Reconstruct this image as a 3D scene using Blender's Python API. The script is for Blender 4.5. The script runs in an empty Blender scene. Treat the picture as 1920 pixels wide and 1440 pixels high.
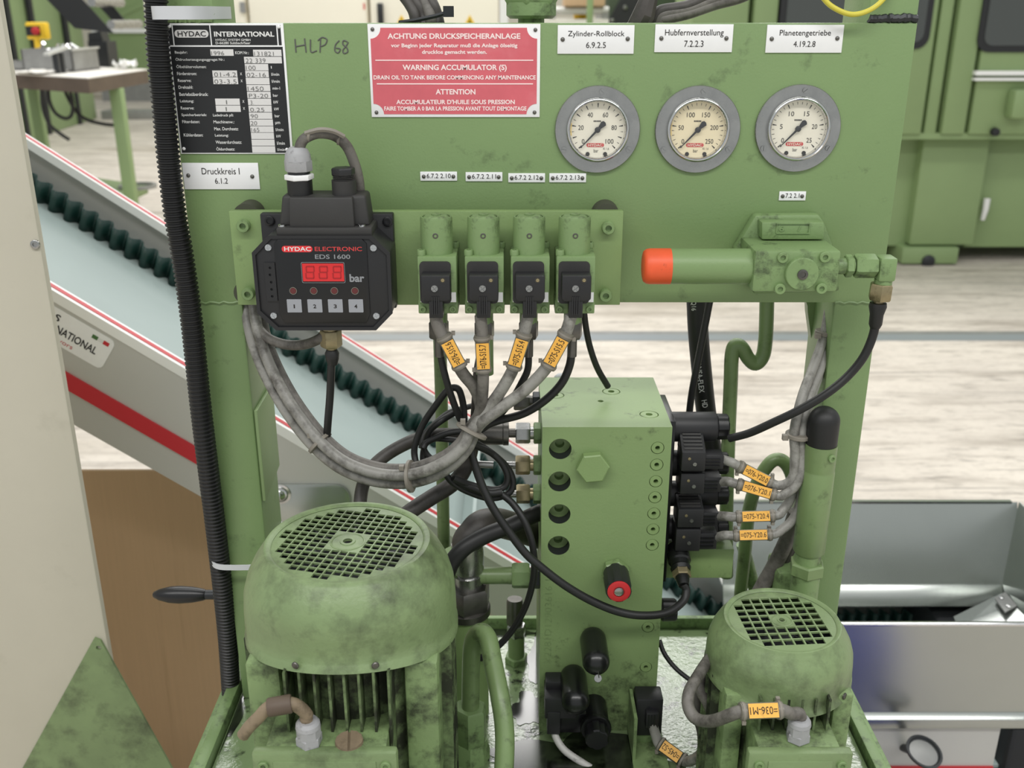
import bpy, bmesh, math, random
from mathutils import Vector, Matrix
random.seed(7)
sc = bpy.context.scene
C = sc.collection
# ------------------------------------------------------------------ camera
PITCH = math.radians(20.5); F = 1862.0; CAMH = 1.45; DC = 1.0
cam_d = bpy.data.cameras.new('camera'); cam = bpy.data.objects.new('camera', cam_d); C.objects.link(cam)
cam.location = (0, -DC, CAMH); cam.rotation_euler = (math.pi/2 - PITCH, 0, 0)
cam_d.sensor_width = 36; cam_d.lens = F/1920*36
cam_d.clip_start = .02; cam_d.clip_end = 100
cam_d.dof.use_dof = True; cam_d.dof.focus_distance = .98; cam_d.dof.aperture_fstop = 8.0
sc.camera = cam
# ------------------------------------------------------------------ light
w = bpy.data.worlds.new('world'); sc.world = w; w.use_nodes = True
w.node_tree.nodes['Background'].inputs[0].default_value = (.96, 1, 1, 1)
w.node_tree.nodes['Background'].inputs[1].default_value = .61
def lamp(name, loc, size, sizey, power, col=(1, .985, .96), rot=(0, 0, 0)):
    l = bpy.data.lights.new(name, 'AREA'); l.shape = 'RECTANGLE'; l.size = size; l.size_y = sizey
    l.energy = power; l.color = col
    o = bpy.data.objects.new(name, l); C.objects.link(o); o.location = loc; o.rotation_euler = rot
    return o
# rows of hall ceiling lamps, all above the picture, hanging at one height and pointing straight down
for i, (y, pw, wd) in enumerate(((-3.2, 98, .6), (1.6, 40, .6), (5.9, 120, 1.3), (11.0, 85, 1.3))):
    for k, x in enumerate((-3.1, 0, 3.1)):
        lamp('ceiling_lamp_%d_offscreen' % (i*3+k+1), (x, y, 5.2), 2.9, wd, pw)
sc.view_settings.view_transform = 'Standard'; sc.view_settings.look = 'None'
sc.view_settings.gamma = 1; sc.view_settings.use_curve_mapping = False
sc.view_settings.exposure = 0.0
# ------------------------------------------------------------------ pixels to places
CP, SP = math.cos(PITCH), math.sin(PITCH)
def ray(u, v):
    t = (720-v)/F
    return Vector(((u-960)/F, CP+SP*t, -SP+CP*t))
def at(u, v, Y):
    d = ray(u, v); k = (Y+DC)/d.y
    return Vector((d.x*k, Y, CAMH+d.z*k))
def atz(u, v, Z):
    d = ray(u, v); k = (Z-CAMH)/d.z
    return Vector((d.x*k, d.y*k-DC, Z))
def S(px, v, Y):
    return px*(Y+DC)/ray(960, v).y/F
# ------------------------------------------------------------------ materials
def lin(c):
    return tuple(((x/255+.055)/1.055)**2.4 if x/255 > .04045 else x/255/12.92 for x in c)
MATS = {}
def mat(name, rgb, rough=.5, metal=0.0, var=0.0, vscale=8, stretch=(1, 1, 1), bump=0.0, bscale=60, grime=None, spec=.5,
        emit=None, trans=0, coat=0, rvar=0, low=None):
    m = bpy.data.materials.new(name); m.use_nodes = True; MATS[name] = m
    nt = m.node_tree; N = nt.nodes; L = nt.links; b = N['Principled BSDF']
    c = lin(rgb)
    b.inputs['Base Color'].default_value = (*c, 1); b.inputs['Roughness'].default_value = rough
    b.inputs['Metallic'].default_value = metal; b.inputs['Specular IOR Level'].default_value = spec
    if coat: b.inputs['Coat Weight'].default_value = coat; b.inputs['Coat Roughness'].default_value = .15
    if trans: b.inputs['Transmission Weight'].default_value = trans
    if emit: b.inputs['Emission Color'].default_value = (*lin(emit[0]), 1); b.inputs['Emission Strength'].default_value = emit[1]
    if not (var or bump or grime or rvar or low): return m
    tc = N.new('ShaderNodeTexCoord'); mp = N.new('ShaderNodeMapping'); mp.inputs['Scale'].default_value = stretch
    L.new(tc.outputs['Object'], mp.inputs['Vector'])
    col = None
    if var:
        n = N.new('ShaderNodeTexNoise'); n.inputs['Scale'].default_value = vscale; n.inputs['Detail'].default_value = 6
        n.inputs['Roughness'].default_value = .6
        L.new(mp.outputs[0], n.inputs['Vector'])
        r = N.new('ShaderNodeMapRange'); r.inputs['From Min'].default_value = .3; r.inputs['From Max'].default_value = .7
        r.inputs['To Min'].default_value = 1-var; r.inputs['To Max'].default_value = 1+var*.6
        L.new(n.outputs['Fac'], r.inputs['Value'])
        mx = N.new('ShaderNodeMix'); mx.data_type = 'RGBA'; mx.blend_type = 'MULTIPLY'; mx.inputs['Factor'].default_value = 1
        mx.inputs['A'].default_value = (*c, 1)
        L.new(r.outputs[0], mx.inputs['B']); col = mx.outputs['Result']
        if rvar:
            r2 = N.new('ShaderNodeMapRange'); r2.inputs['To Min'].default_value = rough-rvar; r2.inputs['To Max'].default_value = rough+rvar
            r2.inputs['From Min'].default_value = .3; r2.inputs['From Max'].default_value = .7
            L.new(n.outputs['Fac'], r2.inputs['Value']); L.new(r2.outputs[0], b.inputs['Roughness'])
    if grime:
        gc, amount, gs, lo, hi = grime
        n = N.new('ShaderNodeTexNoise'); n.inputs['Scale'].default_value = gs; n.inputs['Detail'].default_value = 9
        n.inputs['Roughness'].default_value = .68
        L.new(mp.outputs[0], n.inputs['Vector'])
        r = N.new('ShaderNodeMapRange'); r.inputs['From Min'].default_value = lo; r.inputs['From Max'].default_value = hi
        r.inputs['To Min'].default_value = 0; r.inputs['To Max'].default_value = amount
        L.new(n.outputs['Fac'], r.inputs['Value'])
        mx = N.new('ShaderNodeMix'); mx.data_type = 'RGBA'; L.new(r.outputs[0], mx.inputs['Factor'])
        if col: L.new(col, mx.inputs['A'])
        else: mx.inputs['A'].default_value = (*c, 1)
        mx.inputs['B'].default_value = (*lin(gc), 1); col = mx.outputs['Result']
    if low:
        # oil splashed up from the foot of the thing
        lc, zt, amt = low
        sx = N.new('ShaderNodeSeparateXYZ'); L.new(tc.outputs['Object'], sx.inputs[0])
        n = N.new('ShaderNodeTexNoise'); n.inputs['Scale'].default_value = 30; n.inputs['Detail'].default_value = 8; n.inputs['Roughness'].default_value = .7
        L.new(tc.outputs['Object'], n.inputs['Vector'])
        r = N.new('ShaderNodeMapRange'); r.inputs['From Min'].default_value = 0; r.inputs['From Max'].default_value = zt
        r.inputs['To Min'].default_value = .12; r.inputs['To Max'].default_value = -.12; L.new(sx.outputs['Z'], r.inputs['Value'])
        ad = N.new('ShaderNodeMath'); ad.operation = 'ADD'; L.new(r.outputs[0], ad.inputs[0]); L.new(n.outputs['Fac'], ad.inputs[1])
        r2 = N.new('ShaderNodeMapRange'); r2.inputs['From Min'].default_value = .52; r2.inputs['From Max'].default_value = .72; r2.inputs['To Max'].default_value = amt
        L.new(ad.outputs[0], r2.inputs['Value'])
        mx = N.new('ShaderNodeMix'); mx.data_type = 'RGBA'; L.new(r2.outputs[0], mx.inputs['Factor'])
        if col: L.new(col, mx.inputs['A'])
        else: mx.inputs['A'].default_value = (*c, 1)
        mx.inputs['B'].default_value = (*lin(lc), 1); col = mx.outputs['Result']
    if col: L.new(col, b.inputs['Base Color'])
    if bump:
        n = N.new('ShaderNodeTexNoise'); n.inputs['Scale'].default_value = bscale; n.inputs['Detail'].default_value = 3
        L.new(mp.outputs[0], n.inputs['Vector'])
        bp = N.new('ShaderNodeBump'); bp.inputs['Strength'].default_value = bump; bp.inputs['Distance'].default_value = .002
        L.new(n.outputs['Fac'], bp.inputs['Height']); L.new(bp.outputs[0], b.inputs['Normal'])
    return m
G = (124, 149, 99)
mat('green', G, .42, var=.07, vscale=5, bump=.10, bscale=420, grime=((52, 60, 40), .6, 30, .59, .76))
mat('green_worn', G, .45, var=.12, vscale=9, bump=.12, bscale=300, grime=((34, 36, 26), .8, 38, .52, .68))
mat('green_block', (128, 152, 98), .45, var=.06, vscale=7, bump=.10, bscale=380, grime=((44, 50, 34), .6, 30, .62, .76))
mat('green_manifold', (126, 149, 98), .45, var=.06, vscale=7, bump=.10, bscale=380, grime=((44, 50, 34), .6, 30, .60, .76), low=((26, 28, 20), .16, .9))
mat('green_motor', (124, 144, 100), .40, var=.16, vscale=14, bump=.16, bscale=240, grime=((40, 40, 30), .78, 17, .48, .72))
mat('green_fin', (124, 146, 98), .6, var=.2, vscale=20, grime=((26, 25, 20), .94, 22, .36, .56))
mat('green_rib', (124, 146, 98), .5, var=.15, vscale=16, bump=.15, bscale=200, grime=((32, 32, 24), .85, 40, .46, .66))
mat('green_pipe', (120, 142, 94), .36, var=.14, vscale=18, grime=((34, 36, 26), .7, 40, .54, .72))
mat('green_oily', (116, 136, 96), .17, var=.12, vscale=7, bump=.22, bscale=160, grime=((14, 18, 12), .94, 24, .54, .63), spec=.9)
mat('green_far', (134, 156, 108), .5, var=.06, vscale=2)
mat('green_deep', (52, 66, 46), .5, var=.1)
mat('black_plastic', (33, 33, 35), .46, bump=.05, bscale=900)
mat('black_matte', (50, 49, 48), .6, var=.1, vscale=30, bump=.06, bscale=700)
mat('black_gloss', (20, 20, 22), .32)
mat('rubber', (29, 29, 29), .5, var=.15, vscale=30)
mat('rubber_oily', (22, 23, 23), .28, var=.2, vscale=30)
mat('hose_dusty', (72, 68, 64), .5, var=.25, vscale=22, grime=((34, 32, 30), .8, 30, .45, .65))
mat('conduit', (25, 25, 26), .4, var=.15, vscale=40)
mat('cable_grey', (146, 144, 138), .45, var=.18, vscale=30, grime=((62, 58, 52), .85, 42, .47, .68))
mat('cable_dirty', (118, 114, 108), .55, var=.2, vscale=26, grime=((44, 40, 36), .85, 36, .44, .66))
mat('cable_tan', (136, 120, 98), .6, var=.2, vscale=40, grime=((64, 54, 44), .7, 60, .5, .7))
mat('cable_white', (196, 194, 190), .5, var=.1, grime=((60, 58, 54), .6, 90, .60, .72))
mat('sleeve', (120, 116, 106), .35, var=.15, vscale=60)
mat('label_yellow', (238, 178, 76), .5, var=.06, vscale=60, grime=((120, 92, 50), .5, 150, .58, .75))
mat('ink', (34, 30, 26), .7)
mat('ink_grey', (96, 96, 94), .7)
mat('print_black', (30, 31, 33), .5)
mat('print_white', (226, 226, 224), .5)
mat('plate_white', (241, 241, 241), .42, var=.03, vscale=40)
mat('box_white', (220, 218, 216), .5)
mat('sign_red', (214, 102, 112), .45, var=.12, vscale=16, grime=((226, 150, 156), .45, 10, .5, .75))
mat('sign_text', (250, 226, 224), .5)
mat('steel', (168, 168, 166), .28, metal=.92, var=.12, vscale=60, rvar=.06)
mat('steel_dark', (104, 102, 98), .38, metal=.85, var=.25, vscale=60)
mat('chrome', (206, 206, 206), .14, metal=1)
mat('zinc_yellow', (156, 144, 112), .36, metal=.7, var=.2, vscale=70, grime=((76, 66, 46), .8, 60, .55, .7))
mat('rivet', (110, 108, 104), .35, metal=.8)
mat('dial', (240, 234, 216), .55)
mat('dial_cream', (240, 226, 190), .55)
mat('logo_red', (204, 62, 62), .5)
mat('logo_bright', (224, 52, 56), .45)
mat('led_red', (96, 40, 40), .3)
mat('lcd_red', (214, 44, 46), .3)
mat('lcd_segment', (168, 30, 34), .4)
mat('button_grey', (152, 154, 160), .5)
mat('grey_text', (140, 142, 146), .5)
mat('orange', (232, 92, 50), .45, var=.1, vscale=30, grime=((74, 40, 28), .7, 50, .62, .72))
mat('gland_grey', (164, 164, 166), .5, var=.12, vscale=50, grime=((60, 58, 56), .8, 50, .56, .7))
mat('tie', (132, 126, 116), .5)
mat('tie_white', (214, 216, 220), .35, trans=.15)
mat('beige', (198, 192, 176), .55, var=.04, vscale=6, bump=.06, bscale=260, grime=((150, 144, 126), .4, 9, .6, .8))
mat('beige_far', (242, 236, 218), .55, var=.03, vscale=2)
mat('silver', (196, 196, 192), .4, metal=.25, var=.03, vscale=3)
mat('edge_white', (240, 240, 238), .3)
mat('stripe_red', (196, 42, 52), .4)
mat('stripe_soft', (214, 104, 100), .45)
mat('galvanised', (178, 182, 178), .26, metal=.9, var=.05, vscale=4)
mat('belt', (158, 172, 169), .5, var=.05, vscale=4)
mat('sidewall', (24, 56, 50), .45, var=.15, vscale=12)
mat('cardboard', (208, 176, 142), .85, var=.04, vscale=5, stretch=(30, 1, 1), bump=.12, bscale=12, grime=((150, 120, 92), .4, 1.2, .6, .8))
mat('dark', (30, 32, 34), .6)
mat('dark_metal', (46, 48, 50), .4, metal=.3)
mat('yellow', (240, 198, 40), .5)
mat('yellow_green', (208, 196, 70), .4)
mat('green_wire', (70, 110, 60), .4)
mat('red_knob', (190, 40, 44), .5)
mat('oil', (8, 9, 8), .12)
mat('window_dark', (74, 78, 76), .10)
mat('wall', (226, 220, 204), .7, var=.05, vscale=.6)
mat('tote', (150, 150, 148), .45, metal=.4, var=.15, vscale=14)
mat('paper', (226, 222, 214), .6, var=.08, vscale=10)
mat('crate_blue', (40, 60, 190), .45)
mat('oil_shade_film', (44, 52, 36), .14, var=.3, vscale=30, grime=((10, 12, 8), .9, 40, .45, .6), spec=.8)
mat('rust', (92, 78, 66), .6, var=.2, vscale=8)
mat('dust_cap', (70, 72, 58), .7, var=.15)
def floor_mat():
    m = bpy.data.materials.new('floor_concrete'); m.use_nodes = True; MATS['floor'] = m
    nt = m.node_tree; N = nt.nodes; L = nt.links; b = N['Principled BSDF']
    tc = N.new('ShaderNodeTexCoord')
    def noise(scale, stretch, detail=8, rough=.65):
        mp = N.new('ShaderNodeMapping'); mp.inputs['Scale'].default_value = stretch; L.new(tc.outputs['Object'], mp.inputs['Vector'])
        n = N.new('ShaderNodeTexNoise'); n.inputs['Scale'].default_value = scale; n.inputs['Detail'].default_value = detail
        n.inputs['Roughness'].default_value = rough; L.new(mp.outputs[0], n.inputs['Vector']); return n.outputs['Fac']
    def ramp(src, lo, hi, a=0., z=1.):
        r = N.new('ShaderNodeMapRange'); r.inputs['From Min'].default_value = lo; r.inputs['From Max'].default_value = hi
        r.inputs['To Min'].default_value = a; r.inputs['To Max'].default_value = z; L.new(src, r.inputs['Value']); return r.outputs[0]
    def mix(f, a, bcol):
        mx = N.new('ShaderNodeMix'); mx.data_type = 'RGBA'; L.new(f, mx.inputs['Factor'])
        if isinstance(a, tuple): mx.inputs['A'].default_value = (*lin(a), 1)
        else: L.new(a, mx.inputs['A'])
        mx.inputs['B'].default_value = (*lin(bcol), 1); return mx.outputs['Result']
    c = mix(ramp(noise(1.3, (1, 1.4, 1)), .35, .7), (218, 209, 196), (196, 187, 176))
    c = mix(ramp(noise(2.6, (.55, 3.4, 1)), .48, .68, 0, .75), c, (152, 142, 130))
    c = mix(ramp(noise(11, (.6, 2.6, 1)), .54, .70, 0, .65), c, (120, 112, 104))
    c = mix(ramp(noise(.55, (1, 1.6, 1), 3), .58, .72, 0, .6), c, (140, 128, 108))
    c = mix(ramp(noise(5, (.22, 6, 1), 6, .55), .60, .68, 0, .55), c, (118, 112, 106))
    c = mix(ramp(noise(34, (1, 1.6, 1), 4), .50, .75, 0, .35), c, (150, 140, 130))
    c = mix(ramp(noise(2.2, (1, 3, 1), 2), .73, .76, 0, .7), c, (84, 82, 80))
    L.new(c, b.inputs['Base Color']); b.inputs['Roughness'].default_value = .6
floor_mat()
def glass_mat():
    m = bpy.data.materials.new('glass'); m.use_nodes = True; MATS['glass'] = m
    nt = m.node_tree; N = nt.nodes; L = nt.links; N.remove(N['Principled BSDF'])
    a = N.new('ShaderNodeBsdfTransparent'); b = N.new('ShaderNodeBsdfGlossy'); b.inputs['Roughness'].default_value = .03
    mx = N.new('ShaderNodeMixShader'); mx.inputs[0].default_value = .05; L.new(a.outputs[0], mx.inputs[1]); L.new(b.outputs[0], mx.inputs[2])
    L.new(mx.outputs[0], N['Material Output'].inputs['Surface'])
glass_mat()
# ------------------------------------------------------------------ mesh helpers
def spline(pts, k=8, closed=False):
    pts = [Vector(p) for p in pts]
    if len(pts) < 3: return pts
    out = []
    for i in range(len(pts)-1):
        p1, p2 = pts[i], pts[i+1]
        p0 = pts[i-1] if i else p1*2-p2
        p3 = pts[i+2] if i+2 < len(pts) else p2*2-p1
        d1 = max((p2-p1).length, 1e-6)
        for j in range(k):
            t = j/k
            out.append(.5*((2*p1)+(p2-p0)*t+(2*p0-5*p1+4*p2-p3)*t*t+(3*p1-p0-3*p2+p3)*t**3))
    out.append(pts[-1])
    return out
class MB:
    def __init__(s): s.v = []; s.f = []
    def add(s, vs, fs):
        o = len(s.v); s.v += [Vector(p) for p in vs]; s.f += [tuple(i+o for i in f) for f in fs]; return s
    def bx(s, x0, x1, y0, y1, z0, z1):
        vs = [(x, y, z) for x in (x0, x1) for y in (y0, y1) for z in (z0, z1)]
        return s.add(vs, [(0, 1, 3, 2), (4, 6, 7, 5), (0, 4, 5, 1), (2, 3, 7, 6), (0, 2, 6, 4), (1, 5, 7, 3)])
    def box(s, c, sz, M=None):
        vs = []
        for x in (-.5, .5):
            for y in (-.5, .5):
                for z in (-.5, .5):
                    p = Vector((x*sz[0], y*sz[1], z*sz[2]))
                    if M is not None: p = M @ p
                    vs.append(Vector(c)+p)
        return s.add(vs, [(0, 1, 3, 2), (4, 6, 7, 5), (0, 4, 5, 1), (2, 3, 7, 6), (0, 2, 6, 4), (1, 5, 7, 3)])
    def prism(s, pts, vec):
        pts = [Vector(p) for p in pts]; n = len(pts); vec = Vector(vec)
        vs = pts+[p+vec for p in pts]
        return s.add(vs, [tuple(range(n)), tuple(range(2*n-1, n-1, -1))]+[(i, (i+1) % n, (i+1) % n+n, i+n) for i in range(n)])
    def loft(s, rings, cap=True):
        n = len(rings[0]); vs = [p for r in rings for p in r]; fs = []
        for i in range(len(rings)-1):
            for j in range(n):
                a = i*n+j; b = i*n+(j+1) % n
                fs.append((a, b, b+n, a+n))
        if cap: fs += [tuple(range(n-1, -1, -1)), tuple(range((len(rings)-1)*n, len(rings)*n))]
        return s.add(vs, fs)
    def lathe(s, o, axis, prof, n=32, ref=None, cap=True, wob=None):
        o = Vector(o); a = Vector(axis).normalized()
        r = Vector(ref) if ref else (Vector((1, 0, 0)) if abs(a.x) < .9 else Vector((0, 0, 1)))
        e1 = (r-a*r.dot(a)).normalized(); e2 = a.cross(e1)
        rings = []
        for (rad, h) in prof:
            rings.append([o+a*h+(e1*math.cos(2*math.pi*k/n)+e2*math.sin(2*math.pi*k/n))*max(rad, 1e-5) for k in range(n)])
        return s.loft(rings, cap)
    def cyl(s, p0, p1, r0, r1=None, n=20, ref=None):
        p0 = Vector(p0); p1 = Vector(p1); h = (p1-p0).length
        return s.lathe(p0, p1-p0, [(r0, 0), (r0 if r1 is None else r1, h)], n, ref)
    def tube(s, pts, r, n=10, cap=True):
        pts = [Vector(p) for p in pts]
        rs = r if isinstance(r, (list, tuple)) else [r]*len(pts)
        rings = []; up = None
        for i, p in enumerate(pts):
            t = (pts[min(i+1, len(pts)-1)]-pts[max(i-1, 0)])
            t = t.normalized() if t.length > 1e-9 else Vector((0, 0, 1))
            if up is None:
                up = Vector((0, -1, 0)) if abs(t.y) < .9 else Vector((1, 0, 0))
            up = (up-t*up.dot(t)).normalized(); e2 = t.cross(up)
            rings.append([p+(up*math.cos(2*math.pi*k/n)+e2*math.sin(2*math.pi*k/n))*rs[i] for k in range(n)])
        return s.loft(rings, cap)
    def mesh(s, me, M):
        return s.add([M @ v.co for v in me.vertices], [tuple(p.vertices) for p in me.polygons])
ORG = {}
def root_of(o):
    while o.parent: o = o.parent
    return o
def obj(name, mb, m, parent=None, bevel=0, smooth=32, seg=2):
    org = ORG.get(root_of(parent).name, Vector()) if parent else None
    me = bpy.data.meshes.new(name)
    vs = mb.v
    if parent is None:
        xs = [v.x for v in vs]; ys = [v.y for v in vs]; zs = [v.z for v in vs]
        org = Vector(((min(xs)+max(xs))/2, (min(ys)+max(ys))/2, min(zs)))
    me.from_pydata([v-org for v in vs], [], mb.f)
    bm = bmesh.new(); bm.from_mesh(me)
    bmesh.ops.remove_doubles(bm, verts=bm.verts, dist=1e-6)
    bmesh.ops.recalc_face_normals(bm, faces=bm.faces)
    if bevel:
        es = [e for e in bm.edges if len(e.link_faces) == 2 and e.calc_face_angle(0) > math.radians(28)]
        bmesh.ops.bevel(bm, geom=es, offset=bevel, segments=seg, affect='EDGES', profile=.5, clamp_overlap=True)
    bm.to_mesh(me); bm.free()
    if smooth:
        me.polygons.foreach_set('use_smooth', [True]*len(me.polygons)); me.set_sharp_from_angle(angle=math.radians(smooth))
    me.materials.append(MATS[m] if isinstance(m, str) else m)
    o = bpy.data.objects.new(name, me); C.objects.link(o)
    if parent: o.parent = parent
    else: o.location = org; ORG[o.name] = org
    return o
def tag(o, label=None, cat=None, group=None, kind=None):
    if label: o['label'] = label
    if cat: o['category'] = cat
    if group: o['group'] = group
    if kind: o['kind'] = kind
    return o
def thing(name, loc, label, cat, group=None):
    o = bpy.data.objects.new(name, None); C.objects.link(o); o.location = loc; o.empty_display_size = .02
    ORG[o.name] = Vector(loc)
    return tag(o, label, cat, group)
def dup(root, loc, label=None, group=None):
    r = root.copy(); C.objects.link(r); r.location = loc; ORG[r.name] = Vector(loc)
    if label: r['label'] = label
    if group: r['group'] = group
    for ch in list(root.children):
        c = ch.copy(); C.objects.link(c); c.parent = r
        for g in list(ch.children):
            d = g.copy(); C.objects.link(d); d.parent = c
    return r
def slab(px, Y, depth):
    """polygon given by pixels on the plane Y, extruded away from the viewer side by depth"""
    return MB().prism([at(u, v, Y) for u, v in px], (0, depth, 0))
def fill2d(polys, depth):
    cu = bpy.data.curves.new('outline', 'CURVE'); cu.dimensions = '2D'; cu.fill_mode = 'BOTH'; cu.extrude = depth/2
    for pts in polys:
        sp = cu.splines.new('POLY'); sp.points.add(len(pts)-1)
        for q, (x, y) in zip(sp.points, pts): q.co = (x, y, 0, 1)
        sp.use_cyclic_u = True
    o = bpy.data.objects.new('outline', cu); C.objects.link(o)
    dg = bpy.context.evaluated_depsgraph_get()
    me = bpy.data.meshes.new_from_object(o.evaluated_get(dg))
    bpy.data.objects.remove(o); bpy.data.curves.remove(cu)
    return me
TXT = {}
def text_mesh(s, bold=0., shear=0., space=1.):
    key = (s, bold, shear, space)
    if key not in TXT:
        cu = bpy.data.curves.new('lettering', 'FONT'); cu.body = s; cu.size = 1; cu.offset = bold; cu.shear = shear
        cu.space_character = space; cu.resolution_u = 3
        o = bpy.data.objects.new('lettering', cu); C.objects.link(o)
        dg = bpy.context.evaluated_depsgraph_get()
        me = bpy.data.meshes.new_from_object(o.evaluated_get(dg))
        bpy.data.objects.remove(o); bpy.data.curves.remove(cu)
        xs = [v.co.x for v in me.vertices]; ys = [v.co.y for v in me.vertices]
        TXT[key] = (me, min(xs), max(xs), min(ys), max(ys))
    return TXT[key]
def put_text(mb, s, o, ex, ey, wd, ht, bold=.0, shear=0., space=1.):
    """lettering centred on o, fitted to wd x ht along the directions ex and ey"""
    me, x0, x1, y0, y1 = text_mesh(s, bold, shear, space)
    ex = Vector(ex).normalized(); ey = Vector(ey).normalized(); n = ex.cross(ey)
    a = wd/max(x1-x0, 1e-6); b = ht/max(y1-y0, 1e-6)
    M = Matrix(((ex.x*a, ey.x*b, n.x, o[0]), (ex.y*a, ey.y*b, n.y, o[1]), (ex.z*a, ey.z*b, n.z, o[2]), (0, 0, 0, 1)))
    M = M @ Matrix.Translation((-(x0+x1)/2, -(y0+y1)/2, 0))
    return mb.mesh(me, M)
def text_px(mb, s, u0, v0, u1, v1, Y, bold=0., shear=0., space=1.):
    c = at((u0+u1)/2, (v0+v1)/2, Y)
    wd = at(u1, (v0+v1)/2, Y).x-at(u0, (v0+v1)/2, Y).x; ht = at(u0, v0, Y).z-at(u0, v1, Y).z
    return put_text(mb, s, c, (1, 0, 0), (0, 0, 1), wd, ht, bold, shear, space)
def rect_px(mb, u0, v0, u1, v1, Y, th=.0004):
    vm = (v0+v1)/2; um = (u0+u1)/2
    x0 = at(u0, vm, Y).x; x1 = at(u1, vm, Y).x; z1 = at(um, v0, Y).z; z0 = at(um, v1, Y).z
    return mb.bx(x0, x1, Y, Y+th, z0, z1)
def rrect(x0, x1, y0, y1, r, n=5):
    out = []
    for cx, cy, a0 in ((x1-r, y1-r, 0), (x0+r, y1-r, 90), (x0+r, y0+r, 180), (x1-r, y0+r, 270)):
        for k in range(n+1):
            a = math.radians(a0+90*k/n); out.append((cx+r*math.cos(a), cy+r*math.sin(a)))
    return out
def pill_px(mb, u0, v0, u1, v1, Y, th=.0003, rad=None):
    vm = (v0+v1)/2; um = (u0+u1)/2
    x0 = at(u0, vm, Y).x; x1 = at(u1, vm, Y).x; z1 = at(um, v0, Y).z; z0 = at(um, v1, Y).z
    r = min(z1-z0, x1-x0)*.499 if rad is None else rad
    return mb.prism([(x, Y, z) for x, z in rrect(x0, x1, z0, z1, r)], (0, th, 0))
def socket_bolt(name, p, axis, r, h, m, parent, hexr=.5):
    a = Vector(axis).normalized(); p = Vector(p)
    mb = MB().lathe(p, a, [(r, 0), (r, h*.86), (r*.9, h), (r*hexr, h), (r*hexr*.98, h*.45), (0, h*.4)], 18)
    return obj(name, mb, m, parent, smooth=40)
def rivet(p, axis, r, m, parent, name='rivet'):
    return obj(name, MB().lathe(p, axis, [(r, 0), (r*.92, r*.35), (r*.6, r*.65), (0, r*.75)], 12), m, parent, smooth=60)
def hexnut(mb, p0, p1, r, ref=None, ch=.12):
    """hexagon with chamfered corners between p0 and p1"""
    p0 = Vector(p0); p1 = Vector(p1); h = (p1-p0).length
    c = min(h*ch, r*.15)
    return mb.lathe(p0, p1-p0, [(r*.9, 0), (r, c), (r, h-c), (r*.9, h)], 6, ref)
# ================================================================== setting
tag(obj('floor', MB().bx(-14, 14, -3, 20, -.1, 0), 'floor', smooth=0), kind='structure')
tag(obj('wall_back', MB().bx(-14, 14, 20, 20.3, 0, 7), 'wall', smooth=0), kind='structure')
# floor rails: two grey steel strips let into the concrete
mat('rail_blue', (150, 156, 160), .4, metal=.3)
for i, (v0, v1) in enumerate([(622, 628), (628, 639)]):
    y0 = atz(960, v1, 0).y; y1 = atz(960, v0, 0).y
    tag(obj('trim_%d' % (i+1), MB().bx(-6, 8, y0, y1, -.01, .003), 'tote' if i == 0 else 'rail_blue', smooth=0), kind='structure')

# ================================================================== panel stand
XL, XR, ZT, ZB, TANKZ = -.3285, .3837, 1.441, 1.167, .666
st = thing('panel_stand', (.03, .04, TANKZ), 'green painted steel control panel on two square posts above the oil tank', 'panel')
obj('panel', MB().bx(XL, XR, -.001, .009, ZB, ZT), 'green', st, bevel=.0012)
PW = .047
for x0 in (XL, XR-PW):
    p = obj('post', MB().bx(x0, x0+PW, .0002, .08, TANKZ, ZT+.16), 'green', st, bevel=.003)
    # weld bead under the panel
    z = ZB
    pts = [Vector((x0+PW*k/10, -.0005, z+.001*math.sin(k*2.3))) for k in range(11)]
    obj('weld_seam', MB().tube(pts, .0014, 6), 'green', p)
    pts = [Vector((x0+PW*(.02+.96*k/24), .001+random.uniform(-.0004, .0004), ZT+.004+random.uniform(-.0006, .0006))) for k in range(25)]
    obj('weld_seam', MB().tube(pts, [.0044+random.uniform(-.0006, .0006) for _ in pts], 8), 'dark_metal' if x0 > 0 else 'green', p)
# inner gusset plate on the left post and rounded corner gusset at the right one
g = MB().prism([(XL+PW, .003, at(0, 770, .003).z), (XL+PW, .078, at(0, 722, .078).z), (XL+PW, .078, at(0, 872, .078).z), (XL+PW, .003, at(0, 940, .003).z)], (.004, 0, 0))
obj('side_plate', g, 'green_far', st, bevel=.0008)
arc = [(XR-PW, .065, ZB), (XR-PW-.035, .065, ZB)]
for k in range(7):
    a = math.radians(90-90*k/6)
    arc.append((XR-PW-.035+.028*math.cos(a), .065, ZB-.030+.028*math.sin(a)))
arc.append((XR-PW, .065, ZB-.06))
obj('corner_gusset', MB().prism(arc, (0, .012, 0)), 'green_pipe', st)
# hand lettering in felt pen
hand = MB()
def stroke(pts):
    hand.tube(spline([at(u, v, -.0013) for u, v in pts], 4), .0006, 5)
for s_ in ([(553, 73), (555, 98)], [(555, 87), (572, 84)], [(571, 72), (574, 98)], [(582, 74), (583, 97), (594, 95)],
           [(600, 98), (601, 72)], [(596, 76), (604, 70), (613, 74), (610, 83), (602, 87)],
           [(636, 76), (629, 84), (628, 95), (634, 99), (638, 92), (630, 90)],
           [(651, 78), (644, 76), (643, 83), (650, 89), (652, 97), (645, 100), (643, 94), (649, 86), (653, 79)]):
    stroke(s_)
obj('lettering', hand, 'ink_grey', st, smooth=0)['label'] = 'HLP 68 handwritten in dark felt pen'

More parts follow.
